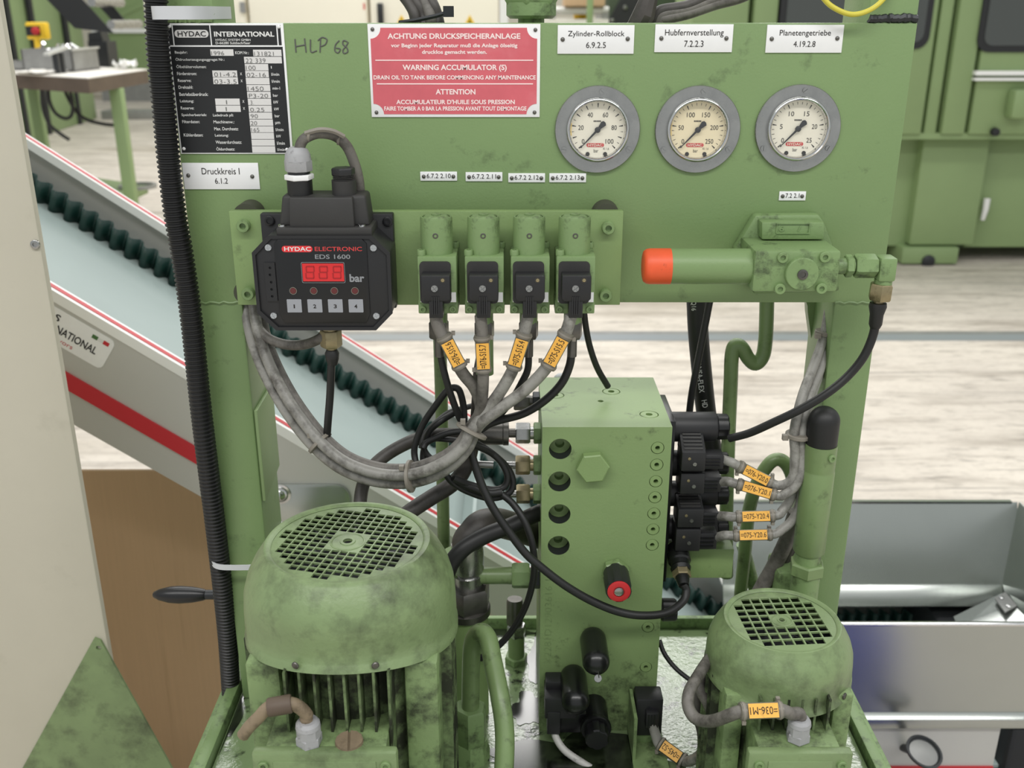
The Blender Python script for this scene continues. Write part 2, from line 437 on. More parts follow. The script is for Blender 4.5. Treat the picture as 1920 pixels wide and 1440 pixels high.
# ================================================================== oil tank
TX0, TX1, TY0, TY1 = -.338, .400, -.50, .152
tk = thing('oil_tank', (.03, -.17, 0), 'green painted oil tank with a raised drip rim and oily top', 'tank')
obj('tank_body', MB().bx(TX0, TX1, TY0, TY1, .26, TANKZ-.004), 'green', tk, bevel=.004)
obj('tank_top', MB().bx(TX0+.006, TX1-.006, TY0+.006, TY1-.006, TANKZ-.004, TANKZ), 'green_oily', tk)
RW, RH = .014, .014
obj('rim', MB().bx(TX0-.010, TX0+.004, TY0, TY1, TANKZ-.006, TANKZ+RH), 'green_worn', tk, bevel=.0015)
obj('rim', MB().bx(TX1-.004, TX1+.010, TY0, TY1, TANKZ-.006, TANKZ+RH), 'green_worn', tk, bevel=.0015)
obj('rim', MB().bx(TX0-.010, TX1+.010, TY1-.004, TY1+.004, TANKZ-.006, TANKZ+RH+.002), 'green_worn', tk, bevel=.0015)
obj('rim', MB().bx(TX0-.010, TX1+.010, TY0-.01, TY0, TANKZ-.006, TANKZ+RH), 'green_worn', tk, bevel=.0015)
for sx in (TX0-.022, TX1+.010):
    obj('drip_channel', MB().bx(sx, sx+.012, TY0, TY1, TANKZ-.02, TANKZ-.002), 'green_worn', tk, bevel=.001)
for x in (TX0+.04, TX1-.04):
    for y in (TY0+.05, TY1-.05):
        obj('leg', MB().bx(x-.025, x+.025, y-.025, y+.025, 0, .27), 'green', tk, bevel=.003)

for (u, v, rx, ry) in ((1085, 1425, .085, .045), (930, 1186, .05, .012), (1010, 1240, .014, .05), (434, 1345, .010, .06), (990, 1330, .02, .03)):  # oil films; the large one in front of the block also paints in some shade
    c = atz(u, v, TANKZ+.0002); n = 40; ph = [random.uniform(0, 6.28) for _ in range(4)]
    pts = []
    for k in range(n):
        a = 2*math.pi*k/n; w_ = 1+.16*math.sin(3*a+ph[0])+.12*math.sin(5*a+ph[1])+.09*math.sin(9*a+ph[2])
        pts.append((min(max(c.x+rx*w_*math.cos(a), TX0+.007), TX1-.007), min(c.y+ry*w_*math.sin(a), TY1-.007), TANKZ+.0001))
    obj('oil_shade_film', MB().prism(pts, (0, 0, .0005)), 'oil_shade_film', tk, smooth=0)

# ================================================================== signs riveted to the panel
SY = -.0012     # panel surface
def sign(name, label, corners, matn='plate_white', th=.0010):
    (u0, v0), (u1, v1) = corners
    p0 = at(u0, (v0+v1)/2, SY-th); p1 = at(u1, (v0+v1)/2, SY-th); z1 = at(960, v0, SY-th).z; z0 = at(960, v1, SY-th).z
    t = thing(name, ((p0.x+p1.x)/2, SY, z0), label, 'sign')
    obj('plate', MB().bx(p0.x, p1.x, SY-th, SY+.0004, z0, z1), matn, t, bevel=.0003)
    return t
FY = SY-.0010
# ---- rating plate
rp = sign('rating_plate', 'black and white metal rating plate full of technical data, riveted to the green panel', ((325, 43.5), (540, 288.5)))
k5 = 260/1387.
def q5(x, y): return 300+x*k5, 30+y*k5
def r5(x0, y0, x1, y1): return (*q5(x0, y0), *q5(x1, y1))
blk = MB()
rect_px(blk, *r5(137, 93, 500, 292), FY-.0002)
rect_px(blk, *r5(512, 93, 1168, 292), FY-.0002)
rect_px(blk, *r5(84, 92, 124, 292), FY-.0002)
rect_px(blk, *r5(1181, 92, 1210, 292), FY-.0002)
a_ = [at(*q5(106, 308), FY-.0002), at(*q5(1221, 308), FY-.0002), at(*q5(1312, 1368), FY-.0002), at(*q5(214, 1368), FY-.0002)]
x0 = (a_[0].x+a_[3].x)/2; x1 = (a_[1].x+a_[2].x)/2
blk.bx(x0, x1, FY-.0002, FY+.0002, a_[3].z, a_[0].z)
obj('black_field', blk, 'print_black', rp, smooth=0)
wh = MB(); whb = MB(); tx = MB(); num = MB(); hdr = MB(); unt = MB()
pill_px(whb, *r5(145, 138, 485, 216), FY-.0004)
text_px(tx, 'HYDAC', *r5(176, 152, 458, 204), FY-.0008, .01)
for s_, r in [('INTERNATIONAL', (540, 155, 1142, 207)), ('HYDAC SYSTEM GMBH', (555, 228, 905, 250)), ('D-66280 Sulzbach/Saar', (557, 257, 905, 282)),
              ('Baujahr:', (148, 350, 272, 384)), ('KOM Nr.:', (752, 352, 888, 382)), ('Öldruckerzeugungsaggregat Nr.:', (155, 416, 645, 456)),
              ('Ölbehältervolumen:', (163, 486, 462, 522)), ('l', (1109, 500, 1117, 526)), ('Förderstrom:', (170, 560, 366, 592)), ('X', (800, 566, 820, 592)),
              ('l/min', (1114, 568, 1192, 598)), ('Reserve:', (178, 630, 312, 660)), ('X', (806, 636, 826, 662)), ('l/min', (1118, 638, 1197, 668)),
              ('Drehzahl:', (185, 697, 328, 728)), ('min-1', (1126, 708, 1200, 736)), ('Betriebsüberdruck:', (193, 766, 480, 800)), ('bar', (1130, 780, 1180, 808)),
              ('Leistung:', (200, 836, 338, 872)), ('X', (824, 842, 844, 868)), ('kW', (1135, 846, 1182, 876)), ('Reserve:', (207, 905, 340, 936)),
              ('X', (830, 912, 850, 938)), ('kW', (1142, 916, 1190, 944)), ('Speicherbetrieb:', (215, 975, 466, 1010)), ('Ladedruck p0:', (530, 978, 735, 1013)),
              ('bar', (1147, 985, 1197, 1013)), ('Filterdaten:', (222, 1042, 397, 1072)), ('Maschinenw.:', (535, 1044, 742, 1074)), ('µm', (1153, 1058, 1202, 1088)),
              ('Max. Durchsatz:', (542, 1112, 783, 1144)), ('l/min', (1158, 1122, 1236, 1152)), ('Kühlerdaten:', (237, 1174, 430, 1206)),
              ('Leistung:', (550, 1180, 686, 1214)), ('kW', (1164, 1188, 1210, 1216)), ('Wasserdurchsatz:', (556, 1246, 816, 1278)),
              ('l/min', (1170, 1256, 1248, 1288)), ('Öldurchsatz:', (563, 1310, 747, 1346)), ('l/min', (1175, 1322, 1252, 1350))]:
    text_px(hdr if r[1] < 300 else unt if r[0] > 1090 else wh, s_, *r5(*r), FY-.0004, .03 if s_ == 'INTERNATIONAL' else .012)
for r in [(505, 333, 735, 398), (932, 337, 1215, 402), (842, 408, 1218, 474), (850, 480, 1083, 545), (525, 545, 772, 610), (855, 549, 1087, 613), (533, 614, 780, 682),
          (860, 618, 1095, 684), (867, 689, 1102, 752), (873, 758, 1107, 822), (553, 826, 798, 890), (880, 827, 1112, 891), (560, 895, 806, 959), (887, 896, 1117, 961),
          (892, 966, 1122, 1030), (898, 1035, 1130, 1098), (905, 1103, 1135, 1164), (912, 1168, 1140, 1231), (917, 1236, 1147, 1298), (922, 1303, 1153, 1366)]:
    rect_px(whb, *r5(*r), FY-.0004)
for s_, r in [('1996', (512, 352, 640, 392)), ('131821', (942, 357, 1136, 398)), ('22 339', (857, 424, 1055, 468)), ('100', (859, 497, 955, 540)), ('01-4.2', (542, 564, 760, 606)),
              ('02-16', (867, 568, 1058, 610)), ('03-3.5', (544, 634, 765, 678)), ('1450', (877, 706, 1035, 749)), ('P3-20', (888, 778, 1080, 818)), ('1', (661, 842, 669, 882)),
              ('3.', (905, 846, 935, 886)), ('1', (658, 911, 666, 951)), ('0.25', (902, 918, 1042, 957)), ('90', (906, 982, 978, 1021)), ('20', (906, 1052, 970, 1091)), ('165', (913, 1119, 992, 1159))]:
    text_px(num, s_, *r5(*r), FY-.0008, -.014)
obj('unit_lettering', unt, 'print_white', rp, smooth=0); obj('header_lettering', hdr, 'print_white', rp, smooth=0); obj('value_boxes', whb, 'box_white', rp, smooth=0); obj('lettering', wh, 'print_white', rp, smooth=0)
obj('stamped_numbers', num, 'ink_grey', rp, smooth=0); obj('logo_lettering', tx, 'print_black', rp, smooth=0)
for x, y in ((95, 103), (1188, 108), (240, 1327), (1270, 1335)): rivet(at(*q5(x, y), FY), (0, -1, 0), .0017, 'plate_white', rp)

# ---- warning sign
ws = sign('warning_sign', 'red accumulator warning sign with white border and three-language text', ((692.8, 44.8), (1012.6, 219.6)))
k6 = 350/1920.
def q6(x, y): return 680+x*k6, 30+y*k6
def r6(x0, y0, x1, y1): return (*q6(x0, y0), *q6(x1, y1))
A = at(*q6(96, 565), FY-.0002); B = at(*q6(1792, 565), FY-.0002); z1 = at(850, q6(0, 121)[1], FY).z; z0 = at(850, q6(0, 1010)[1], FY).z
R_ = (B.x-A.x)*.062; pts = []
for cx, cz, a0 in ((A.x, z1, 0), (A.x, z0, 90), (B.x, z0, 180), (B.x, z1, 270)):
    for k in range(8):
        a = math.radians(a0-90*k/7)
        if (cx, cz) in ((A.x, z0), (B.x, z1)): pass
        pts.append((cx+R_*math.cos(a), cz+R_*math.sin(a)))
# concave corner scallops, walked round in one direction
pts = []
for cx, cz, a0, a1 in ((A.x, z0, 90, 0), (B.x, z0, 180, 90), (B.x, z1, 270, 180), (A.x, z1, 360, 270)):
    for k in range(8):
        a = math.radians(a0+(a1-a0)*k/7); pts.append((cx+R_*math.cos(a), cz+R_*math.sin(a)))
me = fill2d([pts], .0004)
obj('red_field', MB().mesh(me, Matrix(((1, 0, 0, 0), (0, 0, 1, FY-.0001), (0, 1, 0, 0), (0, 0, 0, 1)))), 'sign_red', ws, smooth=0)
tx = MB()
for s_, r, b in [('ACHTUNG DRUCKSPEICHERANLAGE', (255, 178, 1622, 236), .03), ('vor Beginn jeder Reparatur muß die Anlage ölseitig', (290, 282, 1592, 335), .03),
                 ('drucklos gemacht werden.', (610, 350, 1278, 402), .03), ('WARNING ACCUMULATOR (S)', (410, 500, 1482, 574), .03),
                 ('DRAIN OIL TO TANK BEFORE COMMENCING ANY MAINTENANCE', (112, 610, 1780, 654), .028), ('ATTENTION', (750, 752, 1160, 808), .03),
                 ("ACCUMULATEUR D'HUILE SOUS PRESSION", (345, 860, 1565, 908), .03), ('FAIRE TOMBER A 0 BAR LA PRESSION AVANT TOUT DEMONTAGE', (222, 930, 1685, 974), .03)]:
    text_px(tx, s_, *r6(*r), FY-.0006, b)
rect_px(tx, *r6(130, 450, 1755, 461), FY-.0006, .0003); rect_px(tx, *r6(145, 693, 1752, 704), FY-.0006, .0003)
obj('lettering', tx, 'sign_text', ws, smooth=0)
for x, y in ((100, 137), (1777, 143), (142, 992), (1768, 992)): rivet(at(*q6(x, y), FY), (0, -1, 0), .0019, 'rivet', ws)

# ---- engraved white tags
for label, c, lines, rv in [
    ('white tag reading Druckkreis I 6.1.2 under the rating plate', ((343.5, 305.5), (485.5, 355)), [('Druckkreis I', (378, 315, 449, 327)), ('6.1.2', (403, 334, 427, 344.5))], ((353, 329), (473, 331))),
    ('white tag reading Zylinder-Rollblock 6.9.2.5 above a gauge', ((1045.5, 47), (1189, 101)), [('Zylinder-Rollblock', (1065, 58, 1171, 71)), ('6.9.2.5', (1099, 79, 1136, 90))], ((1055, 74), (1177, 73))),
    ('white tag reading Hubfernverstellung 7.2.2.3 above the middle gauge', ((1228, 45.5), (1374, 98)), [('Hubfernverstellung', (1247, 55, 1357, 70)), ('7.2.2.3', (1283, 76, 1319, 88))], ((1240, 72), (1362, 72))),
    ('white tag reading Planetengetriebe 4.19.2.8 above a gauge', ((1437, 46.5), (1580.5, 99)), [('Planetengetriebe', (1462, 56, 1558, 70)), ('4.19.2.8', (1488, 77, 1529, 88))], ((1447, 73), (1570, 72)))]:
    t = sign('tag_plate', label, c); tx = MB()
    for s_, r in lines: text_px(tx, s_, *r, FY-.0003, 0)
    obj('lettering', tx, 'ink', t, smooth=0)
    for u, v in rv: rivet(at(u, v, FY), (0, -1, 0), .0021, 'rivet', t)
NT = {'6.7.2 2.10': 'small number tag ending in 10, next to the pressure display', '6.7.2 2.11': 'small number tag ending in 11, above the second pressure switch',
      '6.7.2 2.12': 'small number tag ending in 12, between two other number tags', '6.7.2 2.13': 'small number tag ending in 13, touching the 100 bar gauge',
      '7.2 2.1': 'short lone number tag above the orange-capped reducing valve'}
for s_, (u0, v0, u1, v1) in [('6.7.2 2.10', (788, 322, 857, 339)), ('6.7.2 2.11', (873, 323, 942, 340)), ('6.7.2 2.12', (953, 325, 1022, 342)), ('6.7.2 2.13', (1030, 325, 1099, 342)), ('7.2 2.1', (1461, 359, 1511, 376))]:
    t = sign('number_tag', NT[s_], ((u0, v0), (u1, v1))); tx = MB()
    text_px(tx, s_, u0+12, v0+3.5, u1-12, v1-5, FY-.0003, 0)
    obj('lettering', tx, 'ink', t, smooth=0)
    for u in (u0+6.5, u1-7): rivet(at(u, (v0+v1)/2+.5, FY), (0, -1, 0), .0020, 'rivet', t)

# ================================================================== pressure gauges
def slotted_head(mb, p, axis, r, h, gap, a0, cross):
    # raised head segments with open slots between them
    a = Vector(axis).normalized(); rf = Vector((1, 0, 0)) if abs(a.x) < .9 else Vector((0, 0, 1))
    e1 = (rf-a*rf.dot(a)).normalized(); e2 = a.cross(e1); n = 4 if cross else 2
    for q in range(n):
        pts = []; t0 = 2*math.pi*q/n; span = 2*math.pi/n; da = math.asin(min(.9, gap/r))
        for k in range(7):
            t = t0+da+(span-2*da)*k/6; pts.append((r*math.cos(t), r*math.sin(t)))
        if cross:
            t = t0+span/2; pts.append((gap*1.414*math.cos(t), gap*1.414*math.sin(t)))
        P = []
        for x, y in pts:
            X2 = x*math.cos(a0)-y*math.sin(a0); Y2 = x*math.sin(a0)+y*math.cos(a0); P.append(Vector(p)+e1*X2+e2*Y2)
        mb.prism(P, a*h)
    return mb
def gauge(u, v, top, step_minor, labels, dialmat, label, amber):
    c = at(u, v, SY); R = .0418
    t = thing('pressure_gauge', (c.x, SY, c.z-R), label, 'gauge')
    def prof(n, pr, m, nm, **k): return obj(nm, MB().lathe(c, (0, -1, 0), pr, 64), m, t, **k)
    prof(64, [(R*.70, 0), (R, 0), (R, .0022), (R*.985, .003), (R*.735, .003), (R*.735, 0)], 'steel', 'flange', smooth=30)
    rb = [(R*.735, 0), (R*.735, .0065), (R*.715, .0080), (R*.685, .0084), (R*.652, .0074), (R*.636, .0052), (R*.632, .0)]
    prof(64, rb, 'chrome', 'bezel_ring', smooth=50)
    dY = SY-.0012; DR = R*.634
    d = obj('dial', MB().lathe((c.x, SY, c.z), (0, -1, 0), [(DR, 0), (DR, .0012), (0, .0012)], 64), dialmat, t)
    lt = MB(); n = top[1]
    for k in range(n+1):
        a = math.radians(225-270*k/n); major = k % top[2] == 0
        r0 = .80 if major else .86; wd = .024 if major else .011
        e = Vector((math.cos(a), 0, math.sin(a))); q = Vector((-e.z, 0, e.x)); o = Vector((c.x, dY-.0002, c.z))
        lt.prism([o+e*DR*r0+q*DR*wd*.4, o+e*DR*.95+q*DR*wd, o+e*DR*.95-q*DR*wd, o+e*DR*r0-q*DR*wd*.4], (0, .0001, 0))
    for i, s_ in enumerate(labels):
        a = math.radians(225-270*i/(len(labels)-1)); rr = .62 if i not in (0, len(labels)-1) else .70
        if i == 0: pos = (-.52, -.42)
        elif i == len(labels)-1: pos = (.46, -.42)
        else: pos = (rr*math.cos(a), rr*math.sin(a)-.02)
        put_text(lt, s_, (c.x+pos[0]*DR, dY-.0003, c.z+pos[1]*DR), (1, 0, 0), (0, 0, 1), DR*.098*len(s_)*(.7 if s_ == '1' else 1), DR*.17, 0)
    put_text(lt, 'bar', (c.x-.03*DR, dY-.0003, c.z-.76*DR), (1, 0, 0), (0, 0, 1), DR*.17, DR*.12, 0)
    put_text(lt, 'Kl. 1,6', (c.x+.34*DR, dY-.0003, c.z-.69*DR), (1, 0, 0), (0, 0, 1), DR*.21, DR*.09, 0)
    for k in range(5): lt.box((c.x+(-.13+.055*k)*DR, dY-.0003, c.z+.31*DR), (DR*.04, .0001, DR*.05))
    for k in (-.34, .31): lt.lathe((c.x+k*DR, dY-.0001, c.z-.88*DR), (0, -1, 0), [(DR*.075, 0), (DR*.075, .0006)], 16)
    obj('dial_markings', lt, 'ink', d, smooth=0)
    lg = MB().prism([(x, dY-.0003, z) for x, z in rrect(c.x-.39*DR, c.x+.26*DR, c.z-.625*DR, c.z-.485*DR, .068*DR)], (0, .0002, 0))
    lo = obj('logo', lg, 'logo_red', d, smooth=0)
    obj('logo_lettering', put_text(MB(), 'HYDAC', (c.x-.065*DR, dY-.0006, c.z-.555*DR), (1, 0, 0), (0, 0, 1), .53*DR, .095*DR, .01), 'dial', d, smooth=0)
    a = math.radians(226.5); e = Vector((math.cos(a), 0, math.sin(a))); q = Vector((-e.z, 0, e.x)); o = Vector((c.x, dY-.0022, c.z))
    nd = MB().prism([o+q*DR*.042, o+e*DR*.9+q*DR*.013, o+e*DR*.9-q*DR*.013, o-q*DR*.042], (0, .0004, 0))
    nd.prism([o+q*DR*.03, o-q*DR*.03, o-e*DR*.30-q*DR*.11, o-e*DR*.38-q*DR*.06, o-e*DR*.385+q*DR*.03, o-e*DR*.33+q*DR*.11], (0, .0004, 0))
    nd.prism([o+e*DR*.9+q*DR*.01, o+e*DR*.82+q*DR*.045, o+e*DR*.86, o+e*DR*.82-q*DR*.045], (0, .0003, 0))
    nd.lathe(o, (0, -1, 0), [(DR*.105, -.001), (DR*.105, .0006), (DR*.04, .0012)], 20)
    obj('needle', nd, 'print_black', t, smooth=0)
    if amber:
        am = MB(); ring = []
        for k in range(9):
            b_ = math.radians(192-26*k/8)
            am_e = Vector((math.cos(b_), 0, math.sin(b_)))
            ring.append(Vector((c.x, SY-.0018, c.z))+am_e*DR*.992)
        am.tube(ring, DR*.022, 6); obj('limit_mark', am, 'yellow', d)
    obj('glass', MB().lathe((c.x, SY-.0058, c.z), (0, -1, 0), [(DR*1.004, 0), (DR*1.004, .0008)], 48), 'glass', t)
    for dx, dz in ((.075, .865), (-.78, -.445), (.74, -.445)):
        p = Vector((c.x+dx*R, SY-.0030, c.z+dz*R)); sr = R*.064
        hd = slotted_head(MB().lathe(p, (0, -1, 0), [(sr, 0), (sr, .0004)], 16), p, (0, -1, 0), sr*.97, .0016, sr*.14, random.random()*3, False)
        obj('screw', hd, 'steel', t, smooth=0)
gauge(1120, 243, (100, 20, 2), 1, ['0', '20', '40', '60', '80', '100'], 'dial', 'pressure gauge with white 100 bar dial below the Zylinder-Rollblock tag', True)
gauge(1307.5, 243, (250, 25, 5), 1, ['0', '50', '100', '150', '200', '250'], 'dial_cream', 'pressure gauge with cream 250 bar dial below the Hubfernverstellung tag', True)
gauge(1495, 241, (25, 25, 5), 1, ['0', '5', '10', '15', '20', '25'], 'dial', 'pressure gauge with 25 bar dial above the reducing valve', False)

# ================================================================== bracket plate with stand-offs
BY = -.034      # front of the bracket
b0 = at(437, 480, BY); b1 = at(1166, 480, BY); bzt = at(800, 396, BY).z; bzb = at(800, 572, BY).z
br = thing('mounting_bracket', ((b0.x+b1.x)/2, BY, bzb), 'long green mounting plate carrying the pressure switches on the panel', 'bracket')
obj('plate', MB().bx(b0.x, b1.x, BY, BY+.010, bzb, bzt), 'green_block', br, bevel=.0008)
for u, v in ((458, 422), (467, 549), (1140, 426), (1135, 552)):
    p = at(u, v, BY); socket_bolt('socket_bolt', p, (0, -1, 0), .0064, .007, 'green_worn', br)
for u in (466, 1136):
    p = at(u, 394, BY+.02)
    obj('standoff', MB().cyl((p.x, BY+.0095, p.z-.005), (p.x, 0, p.z-.005), .0135, n=28), 'dust_cap', br, smooth=50)
for u in (466, 1132):
    p = at(u, 555, BY+.02)
    obj('standoff', MB().cyl((p.x, BY+.0095, p.z+.006), (p.x, 0, p.z+.006), .012, n=28), 'dust_cap', br, smooth=50)

# ================================================================== digital pressure display
k7 = 1/3.6
def q7(x, y): return 460+x*k7, 230+y*k7
def r7(x0, y0, x1, y1): return (*q7(x0, y0), *q7(x1, y1))
EB, EF = BY, BY-.052
c = at(*q7(520, 1400), EF)
ed = thing('pressure_display', (c.x, EF+.03, c.z), 'black digital pressure display box with red LED window and four buttons', 'display')
xa = at(*q7(128, 930), EB-.008).x; xb = at(*q7(1010, 930), EB-.008).x; za = at(600, q7(0, 612)[1], EB-.008).z; zb = at(600, q7(0, 1250)[1], EB-.008).z
obj('base_plate', MB().bx(xa, xb, EB-.010, EB+.0005, zb, za), 'black_plastic', ed, bevel=.0015)
for x, y in ((165, 662), (960, 668)): socket_bolt('mounting_screw', at(*q7(x, y), EB-.010), (0, -1, 0), .0048, .002, 'black_gloss', ed, .6)
def octo(x0, x1, y0, y1, cx, cyt, cyb, Y):
    # chamfered rectangle seen at its mid height
    X0 = at(*q7(x0, 1080), Y).x; X1 = at(*q7(x1, 1080), Y).x; Z1 = at(600, q7(0, y0)[1], Y).z; Z0 = at(600, q7(0, y1)[1], Y).z
    kx = (X1-X0)/(x1-x0); kz = (Z1-Z0)/(y1-y0)
    return [(X0+cx*kx, Z0), (X1-cx*kx, Z0), (X1, Z0+cyb*kz), (X1, Z1-cyt*kz), (X1-cx*kx, Z1), (X0+cx*kx, Z1), (X0, Z1-cyt*kz), (X0, Z0+cyb*kz)]
o8 = octo(62, 985, 762, 1402, 118, 112, 118, EF)
obj('housing', MB().prism([(x, EF+.0015, z) for x, z in o8], (0, EB-.006-EF, 0)), 'black_plastic', ed, bevel=.0022, seg=3)
# raised outer rim and recessed face
o8i = octo(84, 962, 784, 1380, 114, 108, 114, EF)
obj('front_frame', MB().mesh(fill2d([o8, o8i], .002), Matrix(((1, 0, 0, 0), (0, 0, 1, EF+.0008), (0, 1, 0, 0), (0, 0, 0, 1)))), 'black_plastic', ed)
o8p = octo(214, 832, 786, 1352, 30, 30, 62, EF)
obj('face_panel', MB().prism([(x, EF-.0001, z) for x, z in o8p], (0, .003, 0)), 'black_gloss', ed, bevel=.0006)
FY2 = EF-.0003
mb = MB(); pill_px(mb, *r7(245, 832, 453, 874), FY2); obj('logo', mb, 'logo_bright', ed, smooth=0)
mb = MB(); text_px(mb, 'HYDAC', *r7(262, 838, 442, 867), FY2-.0003, .015); obj('logo_lettering', mb, 'print_white', ed, smooth=0)
mb = MB(); text_px(mb, 'ELECTRONIC', *r7(468, 838, 787, 867), FY2, .012); obj('lettering', mb, 'logo_red', ed, smooth=0)
mb = MB(); text_px(mb, 'EDS 1600', *r7(470, 890, 708, 920), FY2, .012); obj('model_lettering', mb, 'grey_text', ed, smooth=0); mb = MB(); text_px(mb, 'bar', *r7(703, 1022, 803, 1076), FY2, .03)
obj('unit_lettering', mb, 'grey_text', ed, smooth=0)
mb = MB(); pill_px(mb, *r7(379, 942, 672, 1082), FY2, rad=.0015); w_ = obj('window_frame', mb, 'grey_text', ed, smooth=0)
mb = MB(); pill_px(mb, *r7(382, 945, 669, 1079), FY2-.0002, rad=.0014); obj('window_gasket', mb, 'black_gloss', ed, smooth=0)
mb = MB(); rect_px(mb, *r7(386, 951, 665, 1071), FY2-.0004); ds = obj('display_window', mb, 'lcd_red', ed, smooth=0)
seg = MB()
for cx in (437, 527, 620):
    for (a, b, c2, d2) in ((-26, -44, 26, -36), (-26, -5, 26, 3), (-26, 36, 26, 44), (-30, -38, -22, -4), (22, -38, 30, -4), (-32, 4, -24, 38), (20, 4, 28, 38)):
        rect_px(seg, *r7(cx+a, 1011+b, cx+c2, 1011+d2), FY2-.0007, .0002)
obj('digit_segments', seg, 'lcd_segment', ds, smooth=0)
for i, x in enumerate((323, 462, 601, 740)):
    p = at(*q7(x, 1135), FY2)
    l_ = obj('indicator_ring', MB().lathe(p, (0, -1, 0), [(.0036, 0), (.0036, .0005), (.0031, .0005), (.0031, .0002), (0, .0002)], 20), 'sleeve', ed)
    obj('indicator_lamp', MB().lathe(p, (0, -1, 0), [(.0030, 0), (.0028, .0007), (0, .0010)], 16), 'led_red', l_)
    mb = MB(); pill_px(mb, *r7(282+i*138.5, 1193, 380+i*138.5, 1281), FY2-.0006, .0009, rad=.0006); bt = obj('button', mb, 'button_grey', ed, smooth=0)
    mb = MB(); text_px(mb, str(i+1), *r7(320+i*138.5+(6 if i == 0 else 0), 1227, 340+i*138.5-(6 if i == 0 else 0), 1253), FY2-.0008, .02); obj('lettering', mb, 'ink', bt, smooth=0)
vx0 = at(*q7(135, 1075), EF).x; vx1 = at(*q7(207, 1075), EF).x; vz1 = at(600, q7(0, 945)[1], EF).z; vz0 = at(600, q7(0, 1205)[1], EF).z
vh = []
for x, y in ((167, 980), (167, 1027), (175, 1077), (178, 1125), (182, 1172)):
    q = at(*q7(x, y), EF); vh.append([(q.x+.0013*math.cos(k*.524), q.z+.0013*math.sin(k*.524)) for k in range(12)])
obj('vent_plate', MB().mesh(fill2d([[(vx0, vz0), (vx1, vz0), (vx1, vz1), (vx0, vz1)]]+vh, .0016), Matrix(((1, 0, 0, 0), (0, 0, 1, EF+.0008), (0, 1, 0, 0), (0, 0, 0, 1)))), 'black_plastic', ed, smooth=0)
def cross_screw(p, r, parent, m='chrome', axis=(0, -1, 0)):
    a = Vector(axis).normalized()
    hd = slotted_head(MB().lathe(p, a, [(r, 0), (r, r*.16)], 16), p, a, r*.96, r*.5, r*.13, random.random()*1.5, True)
    obj('screw', hd, m, parent, smooth=0)
for x, y in ((155, 842), (865, 845), (192, 1301), (885, 1303)): cross_screw(at(*q7(x, y), EF+.0014), .0031, ed)
# terminal hood on top of the housing
zt = o8[4][1]; hy0, hy1 = EF+.002, EB-.004
X0 = at(*q7(208, 700), EF+.004).x; X1 = at(*q7(856, 700), EF+.004).x
hd = obj('hood_flange', MB().bx(X0, X1, hy0, hy1, zt-.002, zt+.007), 'black_matte', ed, bevel=.002)
zt2 = at(600, q7(0, 497)[1], hy0+.008).z
def rect3(x0, x1, y0, y1, z): return [(x0, y0, z), (x1, y0, z), (x1, y1, z), (x0, y1, z)]
XA = at(*q7(292, 590), hy0+.006).x; XB = at(*q7(735, 590), hy0+.006).x; XC = at(*q7(240, 470), hy0+.01).x; XD = at(*q7(806, 470), hy0+.01).x
XE = at(*q7(225, 650), hy0+.01).x; XF = at(*q7(838, 650), hy0+.01).x
obj('terminal_hood', MB().loft([rect3(XE, XF, hy0+.010, hy1-.002, zt+.006), rect3(XC, XD, hy0+.013, hy1-.002, zt2)]), 'black_matte', hd, bevel=.003, seg=3)
obj('hood_front', MB().loft([rect3(XA, XB, hy0+.003, hy0+.02, zt+.006), rect3(XA+.001, XB-.001, hy0+.006, hy0+.02, zt2-.0005)]), 'black_matte', hd, bevel=.002)
for x, y in ((245, 660), (785, 662)):
    p = at(*q7(x, y), hy0+.006); cross_screw((p.x, p.y, zt+.007), .0036, hd, 'chrome', (0, 0, 1))
GY = hy0+.022
pg = at(*q7(370, 450), GY); pk = at(*q7(668, 455), GY)
def zrow(y): return at(600, q7(0, y)[1], GY).z
gl = obj('gland_base', MB().cyl((pg.x, GY, zt2-.004), (pg.x, GY, zrow(385)), .0118, n=24), 'rubber', ed)
obj('lock_ring', hexnut(MB(), (pg.x, GY, zrow(385)), (pg.x, GY, zrow(345)), .0138, (.9, .3, 0)), 'plate_white', gl, bevel=.0004)
obj('gland_thread', MB().cyl((pg.x, GY, zrow(345)), (pg.x, GY, zrow(320)), .0105, n=20), 'dark_metal', gl)
obj('gland_nut', MB().lathe((pg.x, GY, zrow(325)), (0, 0, 1), [(.0126, 0), (.013, .001), (.013, zrow(255)-zrow(325))], 8).lathe((pg.x, GY, zrow(257)), (0, 0, 1), [(.0124, 0), (.0116, .006), (.0095, .0105), (.0068, .0125), (.006, .0125)], 24), 'gland_grey', gl, smooth=30)
kn = obj('blanking_plug', MB().cyl((pk.x, GY, zt2-.004), (pk.x, GY, zrow(385)), .0114, n=24), 'black_matte', ed)
mb = MB(); z = zrow(388)
for k in range(4): mb.lathe((pk.x, GY, z+k*.0016), (0, 0, 1), [(.0092, 0), (.0104, .0008), (.0092, .0016)], 20)
obj('thread', mb, 'black_matte', kn)
obj('plug_hexagon', hexnut(MB(), (pk.x, GY, zrow(356)), (pk.x, GY, zrow(302)), .0112, (.9, .35, 0)), 'black_plastic', kn, bevel=.0004)
# test fitting under the box
pf = at(621, 640, EF+.022)
ft = obj('brass_fitting', hexnut(MB(), (pf.x, pf.y, at(0, 618, pf.y).z), (pf.x, pf.y, at(0, 650, pf.y).z), .0108, (.95, .2, 0)), 'zinc_yellow', ed)
obj('stem', MB().cyl((pf.x, pf.y, at(0, 650, pf.y).z), (pf.x, pf.y, at(0, 662, pf.y).z), .0045, n=14).cyl((pf.x, pf.y, at(0, 618, pf.y).z), (pf.x, pf.y, at(0, 600, pf.y).z), .008), 'zinc_yellow', ft)

